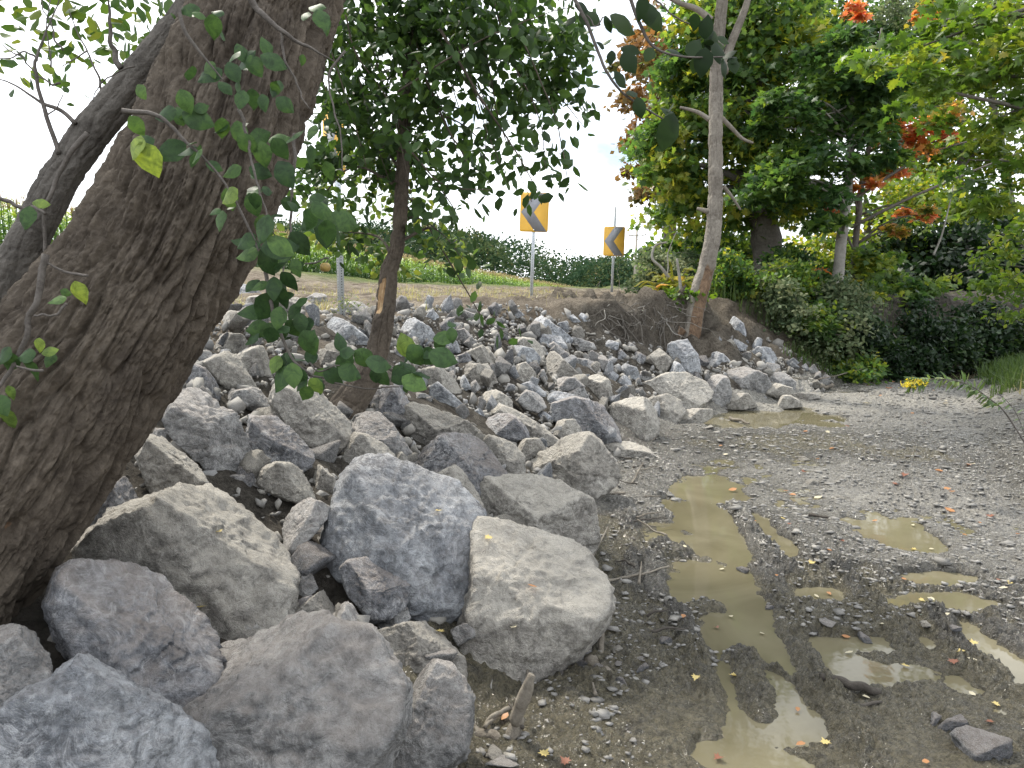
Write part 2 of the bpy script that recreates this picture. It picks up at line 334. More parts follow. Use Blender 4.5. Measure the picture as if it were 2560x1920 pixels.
for (a, b, rx, ryv) in PUD:
    c0 = on_plane('V', a, b); hi = on_plane('V', a, b - ryv); lo = on_plane('V', a, b + ryv); wx = 1.12 * rx * c0[1] / 1658
    q = np.sqrt(((mx_ - c0[0]) / wx) ** 2 + ((my_ - (hi[1] + lo[1]) / 2) / ((hi[1] - lo[1]) / 2)) ** 2)
    P = np.maximum(P, 1 - sstep(0.70, 1.35, q + wob))
RG = np.zeros(len(mx_))
for s in RID:
    L = np.array([on_plane('V', *p)[:2] for p in pts(s)])
    for a, b in zip(L[:-1], L[1:]):
        ab = b - a; t = np.clip(((mx_ - a[0]) * ab[0] + (my_ - a[1]) * ab[1]) / (ab @ ab), 0, 1)
        dd = np.hypot(mx_ - a[0] - t * ab[0], my_ - a[1] - t * ab[1]); RG = np.maximum(RG, 1 - sstep(0.02, 0.11, dd + 0.03 * wob))
f1, f2 = worley(p2(mx_ * 17, my_ * 17), 31); g1, g2 = worley(p2(mx_ * 38 + 3, my_ * 38), 41)
h1, h2 = worley(p2(mx_ * 75 + 3, my_ * 75), 43); dome = lambda f: np.clip(1 - (f / .70) ** 2, 0, 1); lump = dome(f1) * sstep(-.3, .3, vnoise(p2(mx_ * 6, my_ * 6), 81)); lump2 = dome(g1); lump3 = dome(h1)
rough = np.clip(0.85 + 0.55 * fbm(p2(mx_ * 0.9, my_ * 0.9), 3, 51) + .25 * fbm(p2(mx_ * 3, my_ * 3), 2, 52), 0.4, 1.4)
leftwet = 1 - sstep(0.1, 0.9, mx_ - Xt(my_))
z = 0.018 + 0.026 * leftwet + 0.020 * fbm(p2(mx_ * 1.4, my_ * 1.4), 4, 61) + 0.012 * fbm(p2(mx_ * 9, my_ * 9), 4, 62)
z += rough * (0.017 * lump + 0.013 * lump2 + 0.0075 * lump3) * (1 - 0.75 * P) + RG * (0.010 + 0.020 * lump + 0.014 * lump2 + .006 * lump3)
z -= 0.052 * P * (1 - 0.8 * RG)
bank = ground(mx_, my_); z = z + bank - 0.20 * sstep(11.9, 12.8, my_) * sstep(0.2, 0.6, inchan(mx_, my_))
u = Xt(my_) - mx_; keep = ((u < 0.45) & (my_ < 11.3) | (bank < .10)) & (mx_ - Xr(my_) < 2.6) & (my_ < 16.5)
wetmap = np.clip(0.42 + 0.55 * fbm(p2(mx_ * 0.7 + 4, my_ * 0.7), 4, 71) + 0.07 * (np.minimum(my_, 10) - 6) - 0.25 * sstep(10.3, 12.2, my_) + 0.28 * sstep(0.6, 0, Xr(my_) - mx_) - 0.5 * sstep(0.014, -0.008, z - bank) + 0.2 * RG, 0, 1)
MZ = z.reshape(nr, nc)
def mudz(x, y):
    i = np.clip(np.round((np.log(np.maximum(y, 1.7)) - math.log(1.7)) / (math.log(17) - math.log(1.7)) * (nr - 1)).astype(int), 0, nr - 1); j = np.clip(np.round((np.asarray(x) / np.maximum(y, .1) + 0.22) / 1.12 * (nc - 1)).astype(int), 0, nc - 1); return MZ[i, j]
kv = keep.reshape(nr, nc); fq = grid_faces(nr, nc); kf = keep[fq].all(1); fq = fq[kf]
mb = MB(); mb.add(np.stack([mx_, my_, z], 1), [fq[:, [0, 1, 2, 3]]], wetmap)
m, nt, bs, out = mat_new('creek_mud'); tcm = nn(nt, 'ShaderNodeTexCoord'); v = tcm.outputs['Object']
a = nn(nt, 'ShaderNodeAttribute', attribute_name='tint')
dry = math_(nt, 'ADD', a.outputs['Fac'], math_(nt, 'MULTIPLY', math_(nt, 'SUBTRACT', noise(nt, v, 9, 8, 0.7), 0.5), 0.7))
c = ramp(nt, dry, [(0.0, (0.125, 0.112, 0.078)), (0.14, (0.090, 0.084, 0.072)), (0.45, (0.175, 0.166, 0.145)), (0.75, (0.20, 0.19, 0.17)), (1.0, (0.255, 0.242, 0.213))])
c = mixc(nt, .9, c, ramp(nt, noise(nt, v, 34, 9, .78, .5), [(.36, (.48,) * 3), (.5, (1.12,) * 3), (.64, (1.75, 1.72, 1.64))]), 'MULTIPLY')
lk(nt, c, bs.inputs['Base Color'])
ro = ramp(nt, math_(nt, 'ADD', dry, math_(nt, 'MULTIPLY', math_(nt, 'SUBTRACT', noise(nt, v, 5, 4), 0.5), 0.8)), [(0.35, (0.12,) * 3), (0.65, (0.26,) * 3), (0.92, (0.75,) * 3)])
lk(nt, ro, bs.inputs['Roughness']); bs.inputs['Specular IOR Level'].default_value = 0.55
bump(nt, bs, math_(nt, 'ADD', noise(nt, v, 55, 8, 0.7), math_(nt, 'MULTIPLY', noise(nt, v, 18, 5, 0.6), 0.8)), 1.0, 0.05)
tag(mb.build('creek_mud', m, None, True), 'wet churned grey mud of the creek bed with tyre ridges', kind='structure')

wm = MB(); wx = np.linspace(-1, 22, 60); wy = np.linspace(1, 17, 60); A_, B_ = np.meshgrid(wx, wy)
wm.add(np.stack([A_.ravel(), B_.ravel(), np.zeros(3600)], 1), [grid_faces(60, 60)])
m, nt, bs, out = mat_new('murky_water'); tcm = nn(nt, 'ShaderNodeTexCoord'); v = tcm.outputs['Object']
lk(nt, ramp(nt, noise(nt, v, 1.5, 6, 0.6, 1.0), [(0.3, (0.098, 0.087, 0.053)), (0.7, (0.155, 0.139, 0.090))]), bs.inputs['Base Color'])
bs.inputs['Roughness'].default_value = 0.04; bs.inputs['IOR'].default_value = 1.33
bump(nt, bs, noise(nt, v, 7, 3), 0.04, 0.02)
tag(wm.build('water', m), 'shallow olive brown puddle water lying on the creek mud', kind='structure')

# ------------------------------------------------------------------ rocks
_ico = {}
def ico(n):
    if n not in _ico:
        b = bmesh.new(); bmesh.ops.create_icosphere(b, subdivisions=n, radius=1.0); b.verts.ensure_lookup_table()
        _ico[n] = (np.array([q.co[:] for q in b.verts]), np.array([[q.index for q in f.verts] for f in b.faces])); b.free()
        _ico[n] = (_ico[n][0] / np.linalg.norm(_ico[n][0], axis=1)[:, None], _ico[n][1])
    return _ico[n]
def facets(p, seed):
    """broken planar flakes: every Voronoi cell is a small tilted plane"""
    i = np.floor(p).astype(np.int64); f1 = np.full(len(p), 9.0); out = np.zeros(len(p))
    for a in (-1, 0, 1):
        for b in (-1, 0, 1):
            for c in (-1, 0, 1):
                x, y, z = i[:, 0] + a, i[:, 1] + b, i[:, 2] + c
                dx = p[:, 0] - x - _h(x, y, z, seed); dy = p[:, 1] - y - _h(x, y, z, seed + 1); dz = p[:, 2] - z - _h(x, y, z, seed + 2)
                d = dx * dx + dy * dy + dz * dz; m = d < f1; f1 = np.where(m, d, f1)
                out = np.where(m, (_h(x, y, z, seed + 5) - 0.5) * 0.7 + dx * (_h(x, y, z, seed + 6) - .5) * 1.5 + dy * (_h(x, y, z, seed + 7) - .5) * 1.5 + dz * (_h(x, y, z, seed + 8) - .5) * 1.5, out)
    return out
def boulder_mesh(name, P, sub, mat, seed, chips=7, amp=1.0, planes=()):
    """faceted stone inside the hull of points P; returns mesh (centred) and centre"""
    rg = np.random.RandomState(seed); P = np.asarray(P, float); c = (P.max(0) + P.min(0)) / 2; Q = P - c
    b = bmesh.new()
    for q in Q: b.verts.new(q)
    bmesh.ops.convex_hull(b, input=b.verts); b.normal_update()
    N = []; D = []
    for f in b.faces:
        n = np.array(f.normal[:]); d = n @ np.array(f.verts[0].co[:])
        if d < 0: n, d = -n, -d
        if f.calc_area() > 1e-9 and np.isfinite(n).all(): N.append(n); D.append(max(d, 0.004))
    b.free()
    S = float(np.cbrt(np.prod(np.maximum(Q.max(0) - Q.min(0), 1e-3)))) / 2
    for k in range(chips):
        n = rg.normal(size=3); n /= np.linalg.norm(n); h = (Q @ n).max(); N.append(n); D.append(h * rg.uniform(0.86, 0.97))
    for n, q in planes:
        d = n @ (q - c)
        if d > 0.12 * S: N.append(n); D.append(d)
    N = np.array(N); D = np.array(D); dirs, fc = ico(sub)
    # warp sampling to the stone's proportions
    ext = np.maximum((Q.max(0) - Q.min(0)) / 2, 0.02); dd = dirs * ext; dd /= np.linalg.norm(dd, axis=1)[:, None]
    X = np.clip(dd @ N.T, 0, None) / D[None]; mxx = X.max(1); p = 110.0
    r = 1 / (mxx * ((X / mxx[:, None]) ** p).sum(1) ** (1 / p)); v = dd * (r * 1.02)[:, None]
    o = rg.uniform(0, 50, 3); q = v / S
    ax = rg.normal(size=3) * 0.4 + np.array([0, 0, 1.0]); ax /= np.linalg.norm(ax)
    lay = (q @ ax)[:, None] * np.array([1.0, 0, 0]) * 5.5 + q * 0.8 + o
    wq = q + 0.10 * np.stack([vnoise(q * 5 + o + 9 * j, seed + j) for j in range(3)], 1)
    disp = 0.022 * fbm(q * 1.5 + o, 2, seed) + facets(wq * [1.1, 1.1, 1.6] + o, seed + 2) * 0.042 + facets(wq * [3.2, 3.2, 4.8] + o, seed + 3) * 0.034
    if sub >= 5: disp += facets(wq * 8.5 + o, seed + 4) * 0.021
    disp += 0.016 * vnoise(lay, seed + 5) + 0.013 * fbm(q * 9 + o, 4, seed + 7, 0.6) + 0.012 * fbm(q * 6 + o, 3, seed + 8, 0.6, True)
    nrm = dd; v = v + nrm * (disp * S * amp)[:, None]
    me = bpy.data.meshes.new(name); mesh_from(me, v, fc.ravel(), np.full(len(fc), 3), True); me.materials.append(mat); return me, c
ROCKGRP = 'limestone riprap boulders on the creek bank'
def traced_rock(k, line):
    c, out_, tone, opt, ridge, label = [x.strip() for x in line.split('|')]
    dm = 1.0; th = 0.62
    for w in opt.split():
        if w[0] == 'd': dm = float(w[1:])
        if w[0] == 't': th = float(w[1:])
    O = np.array([px(c, *p) for p in pts(out_)]); lo, hi = O.min(0), O.max(0); O = (lo + hi) / 2 + (O - (lo + hi) / 2) * 1.15; w, h = hi - lo
    cx, cy = (lo + hi) / 2; cyb = min(cy + 0.22 * h, 1890)
    D0 = slope_hit(min(max(cx, -40), 2600), cyb) * dm
    sz = math.sqrt(w * h) / F * D0; T = sz * th
    rg = np.random.RandomState(k * 7 + 1); rel = (O[:, 1] - cy) / (h / 2)
    cam0 = np.array([0, 0, CAMH]); C0 = cam0 + ray(cx, cy) * D0; a, b_ = w / 2 / F * D0, h / 2 / F * D0
    fw = -ray(cx, cy); fw /= np.linalg.norm(fw); rt = np.cross([0, 0, 1.0], fw); rt /= np.linalg.norm(rt); upv = np.cross(fw, rt)
    P = []
    for o, rl in zip(O, rel):
        P.append(cam0 + ray(*o) * (D0 + 0.16 * T * -rl)); q = np.array([cx, cy]) + (o - (cx, cy)) * .90; P.append(cam0 + ray(*q) * (D0 - .52 * T)); q = np.array([cx, cy]) + (o - (cx, cy)) * .86; P.append(cam0 + ray(*q) * (D0 + .62 * T))
    PL = []
    def plane(n, p): n = np.array(n, float); n /= np.linalg.norm(n); nw = rt * n[0] + upv * n[1] + fw * n[2]; PL.append((nw, C0 + rt * p[0] + upv * p[1] + fw * p[2]))
    if ridge:
        q = pts(ridge)[0]; o = px(c, q[0], q[1]); kx, ku = (o[0] - cx) / F * D0, -(o[1] - cy) / F * D0
    else: kx, ku = rg.uniform(-.35, .35) * a, rg.uniform(.0, .55) * b_
    kf = .49 * T; tu = .93 * b_
    plane((rg.uniform(-.2, .2), kf, max(tu - ku, .15 * b_)), (kx * .3, tu, 0.0)); 
    mode = rg.rand()
    if mode < .7: sl = rg.uniform(-.18, .12); plane((-rg.uniform(.32, .66), sl, .85), (kx, ku, kf)); plane((rg.uniform(.32, .66), sl + rg.uniform(-.2, .2), .85), (kx, ku, kf))
    else: plane((rg.uniform(-.35, .35), rg.uniform(-.12, .15), .95), (kx, ku, kf))
    plane((rg.uniform(-.3, .3), -rg.uniform(.45, .75), .75), (kx * .4, -.86 * b_, .40 * T))
    if 'flat' in opt: PL = PL[:1]; plane((rg.uniform(-.15, .15), .12, .97), (kx, ku, kf))
    elif rg.rand() < .6: sg = rg.choice([-1, 1]); plane((sg * .8, .45, .35), (sg * a * .72, b_ * .45, .1 * T))
    sub = 6 if max(w, h) > 150 else 5 if max(w, h) > 50 else 4
    me, cen = boulder_mesh('rock', P, sub, ROCK[tone], 100 + k, chips=4, planes=PL)
    o = bpy.data.objects.new('rock', me); COL.objects.link(o); o.location = cen
    tag(o, label, 'rock', ROCKGRP); return o, D0
ROCKS = '''
D|0,740 90,750 240,810 295,900 300,1010 285,1290 150,1370 0,1440 -150,1300 -220,900|g|d.97|230,850,.5 120,1000,.6|grey boulder with white patches cut off by the left edge below the leaning trunk
D|345,640 400,470 470,400 740,380 910,365 1080,420 1180,500 1190,580 1310,640 1350,690 1380,790 1395,950 1380,1120 1160,1270 1000,1180 520,980 430,830 370,700|d|d.96|630,770,.75 900,700,.75 1020,560,.5 640,980,.6|dark speckled boulder with white flecks under the base of the leaning trunk
D|-200,1500 0,1450 240,1350 400,1090 570,970 740,970 950,1120 1210,1290 1300,1440 1480,1646 1500,1950 -200,1950|b|d.95|640,1050,.5 450,1250,.6 900,1250,.6|peaked blue grey boulder filling the bottom left corner
D|1170,1280 1390,850 1600,745 1900,720 2200,800 2320,815 2390,930 2510,1130 2520,1280 2460,1450 2350,1646 2300,1950 1400,1950|g|d.98 flat|1900,1000,.55 2200,900,.5 1600,1100,.6|broad grey boulder at the bottom edge between two rounder boulders
D|510,340 540,220 680,130 800,30 940,-6 1140,-86 1350,-166 1480,-186 1600,-136 1750,-146 1860,-50 1840,200 1850,600 1830,690 1740,760 1600,770 1440,810 1300,850 1000,700 600,480|t|d1.04 t.5 flat|1300,60,.25 1000,250,.4 1700,300,.4|large flat tan slab beside the base of the leaning trunk
D|500,170 600,0 700,-130 870,-310 925,-240 900,-80 840,10 700,100 620,150|d|d1.0||dark boulder tucked under the leaning trunk behind the tan slab
D|1915,230 1980,200 2060,225 2130,320 2120,410 2030,430 1960,370 1910,280|g|||smooth grey stone in the gap left of the big blue boulder
D|1840,430 1850,360 1930,345 2000,400 2035,490 1960,560 1880,570 1840,520|g|||rounded grey stone beside the lower right corner of the tan slab
D|1870,610 1900,580 2000,540 2060,560 1980,640 1900,680|d|||small dark stone below the rounded stone at the tan slab corner
D|1950,180 2050,60 2130,140 2150,300 2070,240|d|d1.03||dark wedge stone deep in the gap beside the big blue boulder
D|1800,730 2000,560 2160,440 2240,490 2240,560 2190,610 2130,720 2000,740|t|d.99||pointed tan stone rising above the broad grey bottom boulder
E|-60,700 0,610 90,590 160,650 190,820 205,915 130,820 0,800|g|d.98||grey stone between the broad bottom boulder and the round dark boulder
E|25,380 70,340 170,320 370,370 410,430 430,510 400,600 290,680 200,690 160,600 70,530 60,460|d|d.97|200,530,.6|round dark boulder with a tan top left of the big blue boulder
E|190,745 290,690 410,610 440,650 430,740 300,780 250,810|g|||flat grey stone wedged below the round dark boulder
E|195,920 270,790 400,745 580,700 690,710 780,940 790,1000 780,1110 690,1060 560,1050 420,1080 320,1140 270,1060|t|d.99 t.5|500,800,.3|flat tan block with a yellow leaf on top below the big blue boulder
E|320,1110 440,1040 580,1005 680,1030 720,1100 800,1190 835,1270 830,1330 800,1540 700,1610 560,1660 420,1800 200,1800 190,1600 320,1280|g|d.96|690,1120,.5 640,1500,.5|rounded grey boulder at the bottom edge beside the creek roots
E|-43,250 -20,60 50,-146 140,-256 210,-296 350,-286 560,-236 740,-166 830,-60 880,0 905,130 925,260 880,430 850,560 770,640 700,690 600,690 430,645 300,400 100,350 0,390|b|d.97|310,200,.75 260,400,.5 720,450,.6|biggest blue grey boulder standing in the middle of the rock pile
E|920,100 1000,95 1100,130 1230,190 1350,195 1480,240 1560,320 1600,400 1680,540 1690,640 1640,740 1560,850 1450,890 1430,960 1340,1040 1180,1060 1050,1140 950,1240 850,1270 790,1150 760,960 780,700 840,400|t|d1.0 t.55 flat|1330,560,.6 1390,240,.3 950,800,.45|huge tan slab leaning into the creek mud beside the big blue boulder
V|1035,1085 1060,1040 1140,1035 1200,1045 1265,1085 1283,1130 1280,1180 1255,1215 1150,1190 1040,1150|t|d.99|1160,1120,.4|tan block with a flat top just behind the huge tan slab
E|940,690 1040,645 1080,690 1080,770 1000,760|g|d.93||small angular grey stone lying on top of the huge tan slab
E|715,760 800,725 865,715 860,800 760,855|g|d.96||thin grey stone leaning against the left end of the huge tan slab
A|1060,1050 1140,900 1200,875 1330,885 1480,940 1580,990 1620,1090 1655,1220 1630,1310 1560,1390 1440,1440 1350,1380 1220,1330 1180,1260 1190,1180 1110,1110|g|d.98|1340,1090,.7 1600,1020,.4 1450,1400,.2|squarish grey boulder with a flat tan top right beside the leaning trunk
A|900,1300 960,1170 1050,1190 1160,1290 1260,1360 1320,1450 1290,1490 1140,1570 1070,1580 1000,1540 940,1400|t|d.97|970,1260,.5 1180,1470,.5|tilted tan block between the leaning trunk and the squarish boulder
A|975,1170 1000,1115 1100,1125 1195,1165 1190,1230 1160,1275 1040,1195|g|||flat grey stone touching the trunk above the tilted tan block
B|300,1390 340,1050 500,1060 620,1170 700,1250 710,1320 600,1400 400,1420|d|d.99|450,1200,.5|dark grey boulder right of the squarish flat topped boulder
A|1600,985 1700,980 1860,985 1890,1060 1905,1160 1780,1100 1640,1065|t|d1.02||tan slab stone lying behind the dark grey boulder by the squarish one
B|480,960 500,850 590,840 700,870 790,920 860,1000 940,1060 955,1110 930,1180 870,1220 830,1290 740,1260 730,1180 620,1150 590,1020|t|d.98|760,1010,.5|large sloping tan boulder left of the slender tree base
A|1320,690 1450,625 1510,650 1560,760 1640,840 1490,890 1400,790|t|||long tan block tilted down to the right near the trunk
A|1520,660 1600,610 1720,570 1790,620 1800,740 1720,790 1610,800 1560,730|t|||pale tan boulder behind the low hanging leaves
A|1470,880 1640,850 1740,840 1750,880 1730,970 1620,985 1480,930|g|||flat grey stone under the long tilted tan block
A|1170,850 1240,700 1330,740 1420,840 1470,930 1330,885 1190,880|d|||dark triangular stone along the right edge of the leaning trunk
A|1250,680 1270,615 1380,610 1420,640 1320,705|g|||low grey stone beside the trunk above the dark triangular stone
A|1330,590 1350,560 1440,500 1550,510 1620,580 1560,620 1510,640 1400,620|t|||rounded tan stone in the upper left rows beside the trunk
A|1370,470 1380,410 1450,350 1600,380 1690,470 1560,510 1420,500|t|||broad pale stone high on the slope beside the trunk
A|1480,220 1530,180 1600,190 1680,250 1600,310 1510,270|b|||whitish stone at the very top of the bank beside the trunk
B|310,370 350,270 450,260 700,280 860,360 850,400 760,420 600,400|t|||wide tan stone at the bank top behind the hanging leaves
B|690,270 740,245 800,250 820,300 800,330 720,300|g|||small stone at the bank top left of the nearest signpost
B|820,440 870,395 960,440 1040,500 1100,560 1090,600 960,560 850,500|b|||sloping blue grey stone below the nearest signpost
B|870,350 960,300 1080,290 1130,330 1110,390 960,400|g|||flat grey stone at the foot of the nearest signpost
B|1250,480 1270,410 1380,410 1480,470 1520,520 1460,580 1350,560 1260,530|b|||wide blue grey stone just right of the slender trunk
B|650,620 720,590 880,630 960,640 960,690 800,710 700,670|t|||long pale ledge stone left of the slender trunk
B|840,600 900,575 1080,590 1090,620 1040,690 950,690|g|d1.02||grey ledge stone touching the slender trunk on its left
B|1450,400 1490,345 1540,390 1540,440 1500,450|b|||pale upright stone at the bank top right of the slender trunk
B|1580,390 1600,345 1660,360 1650,405|b|||small bluish stone at the upper edge of the slope
B|1700,350 1820,400 1830,440 1760,460 1700,420|g|||sloping grey stone at the upper edge below the second sign
B|1645,490 1700,470 1780,560 1760,590 1650,550|g|||tilted brown grey stone behind the hanging twig tip
B|1530,600 1620,545 1730,560 1720,610 1600,630|b|||flat bluish stone below the hanging twig tip
B|1430,740 1540,720 1650,800 1680,870 1640,910 1560,860 1480,830|t|||broad tan stone in mid slope right of the slender trunk
B|1490,900 1500,830 1540,820 1640,910 1720,980 1670,1000 1560,950|b|d.98||leaning bluish slab right of the dark boulder by the slender tree
B|1310,910 1350,880 1450,890 1500,920 1420,970 1330,960|g|||flat grey stone right of the dark boulder at the slender tree base
B|1040,1020 1120,850 1280,850 1330,920 1345,1010 1300,1100 1240,1100 1100,1050|d|||dark brown grey boulder against the slender tree base
B|960,1110 1000,1060 1080,1030 1160,1035 1230,1100 1300,1200 1350,1280 1390,1380 1300,1380 1240,1280 1140,1170 1050,1150|g|d1.0||grey arched boulder behind the cream coloured block
B|935,1200 990,1150 1060,1160 1170,1210 1240,1280 1250,1340 1120,1360 1040,1400 960,1430 940,1310|t|d.97||cream coloured block behind the biggest blue boulder
B|1310,1110 1340,990 1400,970 1500,990 1700,1070 1790,1130 1830,1180 1650,1180 1500,1250 1420,1330 1350,1290|t|d1.01||long tan boulder behind the charcoal boulder
B|1830,1200 1870,1170 2000,1220 2080,1300 2075,1400 2040,1450 1940,1480 1850,1380|t|d1.0||tan boulder against the right side of the charcoal boulder
B|1395,1340 1440,1270 1520,1230 1570,1175 1690,1165 1820,1185 1870,1250 1890,1330 1935,1420 1930,1520 1850,1575 1760,1560 1600,1440 1500,1410|d|d.97|1700,1300,.5 1550,1270,.4|charcoal boulder behind the biggest blue boulder
B|1540,1420 1640,1360 1700,1400 1780,1530 1810,1600 1780,1660 1700,1560|t|d.95||tan wedge stone between the charcoal and biggest blue boulders
B|340,1420 500,1340 560,1345 700,1400 790,1480 820,1560 780,1590 560,1560 420,1500|t|d.98||tan boulder with a sloping top above the large flat slab
D|1850,-40 1990,-70 2110,-20 2080,60 1960,200 1850,290 1830,100|g|d.97||light topped grey block against the right edge of the flat slab
B|130,1440 220,1410 330,1420 390,1490 300,1510 150,1480|g|||flat grey stone behind the top of the large flat slab
B|690,1380 720,1320 860,1430 850,1500 800,1580 760,1460|t|||brownish tan stone left of the cream block gap
B|830,1560 860,1460 950,1510 950,1580 900,1670 840,1640|t|d1.02||tan stone hidden in the gap left of the biggest blue boulder
C|480,1050 485,960 620,920 790,970 840,1020 880,1120 880,1180 760,1175 640,1140 620,1070|d|d.97|760,1000,.3 700,1080,.5|dark bluish boulder with a tan top near the creek edge
C|810,990 860,950 960,930 1070,930 1130,1010 1130,1130 1080,1190 980,1200 890,1180 870,1070|t|d.98|1060,1010,.5|square tan block standing at the creek edge
C|1070,930 1200,900 1280,920 1315,1000 1270,1060 1230,1100 1130,1115 1110,1010|t|||rough tan block right of the square block at the creek edge
C|1050,880 1060,830 1200,770 1320,760 1430,800 1475,870 1460,910 1380,980 1310,990 1270,930 1150,910|t|d1.0 t.5 flat||large flat topped tan boulder overhanging the creek edge
C|1430,840 1500,770 1590,790 1605,880 1600,940 1520,985 1440,960 1470,900|g|||grey boulder right of the large flat topped tan boulder
C|1600,800 1610,740 1700,725 1830,770 1860,830 1830,890 1790,920 1700,890 1610,870|g|||big brownish grey boulder at the far end of the creek edge
C|1570,980 1640,890 1720,890 1775,965 1700,985|t|d.98||low tan stone at the water below the far brownish boulder
C|1840,880 1900,820 2000,850 2005,890 1920,910|t|d.98||yellowish tan stone among the last creek edge stones
C|1830,930 1900,900 1990,900 2060,940 2060,970 1950,980 1860,960|t|d.97||pale rounded stone lying in the shallow far puddle
C|1850,810 1880,755 1960,760 2020,810 2010,870 1900,830|g|||grey stone above the yellowish tan stone
C|1990,890 2060,880 2160,890 2180,915 2080,930 2010,915|t|d.97||low flat pale stone at the far tip of the rock pile
C|1270,1090 1320,990 1480,990 1485,1040 1400,1085 1300,1105|t|d.98||mud coated stone under the large flat topped tan boulder
C|1205,590 1240,565 1330,550 1390,640 1410,740 1350,745 1260,690|b|d.98|1330,640,.4|pale blue boulder at the foot of the tall bank tree
C|1190,740 1230,670 1290,700 1340,775 1250,775|b|d.98||bluish pointed stone below the pale blue boulder
C|1070,710 1100,640 1150,600 1230,670 1190,750 1090,740|t|||triangular tan stone left of the pale blue boulder
C|1600,440 1630,385 1690,440 1710,510 1660,545 1610,515|b|||upright pale stone high on the bank right of the tall tree
C|1720,645 1790,590 1900,590 1920,650 1890,690 1780,695|b|||wide bluish block near the bank shrubs
C|1730,610 1780,530 1815,530 1800,590 1750,630|b|||thin leaning bluish stone above the wide bluish block
C|1475,570 1480,500 1530,510 1590,590 1580,635 1510,620|b|||bluish boulder right behind the tall bank tree
C|1590,545 1640,535 1720,580 1700,610 1620,605|b|||flat bluish stone right of the tall bank tree
C|1430,650 1470,610 1560,630 1620,690 1560,720 1450,710|b|||low bluish boulder below the tall bank tree
C|1800,720 1850,690 1930,700 1920,740 1850,755|g|||small grey stone under the wide bluish block
C|260,1400 390,1270 560,1180 690,1165 760,1230 790,1280 850,1370 850,1440 790,1470 690,1490 710,1570 600,1520 420,1460|t|d.97|640,1320,.5 660,1430,.4|large tan boulder with a sharp peak above the creek edge
C|790,1310 770,1220 960,1200 1060,1240 1120,1290 1000,1315 900,1350|t|||flat tan slab half sunk at the creek edge
C|430,1100 500,1060 600,1060 640,1110 645,1170 560,1190 520,1210 450,1140|t|||rough tan stone left below the dark bluish boulder
C|20,1110 60,1040 130,1020 210,1030 290,1110 300,1170 200,1190 90,1180|d|d.98||dark bluish stone above the charcoal boulder
C|100,1020 150,970 230,1000 330,1060 510,1190 500,1210 430,1250 400,1190 290,1120|t|||long tan stone slanting down behind the dark bluish stone
C|170,1195 250,1185 380,1180 420,1240 340,1290 280,1325 270,1250|t|d.98||light tan block right of the tan boulder by the charcoal one
C|420,970 440,900 500,880 600,900 500,950 480,1030|b|||bluish stone behind the dark bluish boulder
C|510,890 560,850 660,850 700,920 600,930|g|||squat grey stone in the middle of the slope
C|670,870 660,800 760,770 820,800 850,910 830,950 740,945|t|||pale standing stone in the middle of the slope
C|410,840 430,790 600,785 660,840 560,855 480,885|g|||flat topped grey stone left of the pale standing stone
C|230,840 330,810 420,840 420,900 380,900 240,910|b|||bluish block behind the flat topped grey stone
C|240,930 300,870 400,900 420,970 370,1000 290,980|g|d.98||round grey stone below the bluish block
C|160,820 220,710 290,690 350,760 340,805 240,820|t|||faceted tan stone left of mid slope
C|350,800 360,740 410,735 430,790 390,815|g|||small pale stone between the faceted tan stone and its neighbour
C|390,700 420,620 480,620 660,790 640,840 560,805 440,790 430,730|t|||long angular tan boulder in the mid slope
C|600,700 630,660 770,690 770,740 700,765 640,755|g|||square grey stone above the pale standing stone
C|160,610 200,570 330,600 380,650 370,700 280,695 210,650|b|||bluish block below the second signpost
C|100,710 170,680 220,680 200,740 160,775|t|||small tan stone under the bluish block below the second signpost
C|0,600 50,590 110,670 90,695 0,660|t|||tan stone in the row below the hanging twig tip
C|240,560 280,530 350,540 440,620 370,670 300,600|t|||slanting tan grey stone above the bluish block
C|350,550 400,505 520,520 550,590 480,605 440,570|b|||bluish stone in the upper middle of the slope
C|230,450 250,400 400,395 500,470 590,530 570,565 480,520 380,500|b|||wide blue grey stone near the bank top below the second sign
C|530,395 600,380 650,430 600,445|b|||small pale bluish stone at the bank top by the soil cliff
C|620,410 650,370 690,390 680,440 640,455|b|||pale upright stone at the left end of the soil cliff
C|215,365 240,340 285,380 240,400|b|||small bluish stone at the bank top below the second signpost
C|480,440 560,420 630,450 620,495 540,485|b|||squat bluish stone by the left end of the soil cliff
C|450,580 480,560 600,660 590,705 500,640|g|||narrow grey stone slanting in the upper slope
C|560,570 600,520 720,560 740,600 600,610|g|||flat grey stone below the left soil cliff
C|800,580 830,540 890,560 880,605 810,605|b|||pale blue pebble boulder under the soil cliff
C|920,595 950,550 1000,580 980,615|g|||small grey stone under the roots of the soil cliff
C|950,650 1000,610 1070,650 1050,695 980,690|d|||dark stone below the roots of the soil cliff
C|860,650 900,600 945,640 900,675|d|||small dark stone in the upper right slope
C|860,710 900,680 1000,720 1030,800 960,785 880,765|b|||bluish long stone left of the triangular tan stone
C|1020,790 1040,740 1120,780 1060,815|g|||small grey stone below the triangular tan stone
C|780,690 850,660 860,740 790,755|g|||cracked grey stone in the upper right slope
C|800,780 850,740 890,770 860,815|b|||small bluish stone above the creek side rubble
C|880,810 930,770 1000,820 990,865 900,865|b|||faceted bluish stone left of the large flat topped tan boulder
C|880,910 930,850 940,905 890,930|g|||small wedge stone behind the square tan block
C|940,905 980,870 1005,890 1000,925 950,930|g|||small cube like stone behind the square tan block
C|990,860 1040,850 1050,905 1010,905|g|||small stone against the left side of the flat topped tan boulder
C|360,1020 400,995 470,1040 440,1065|b|||small bluish stone left of the dark bluish boulder
C|-40,880 100,870 200,930 210,980 100,1000 0,980|t|||broad flat tan stone in the middle rows of the pile
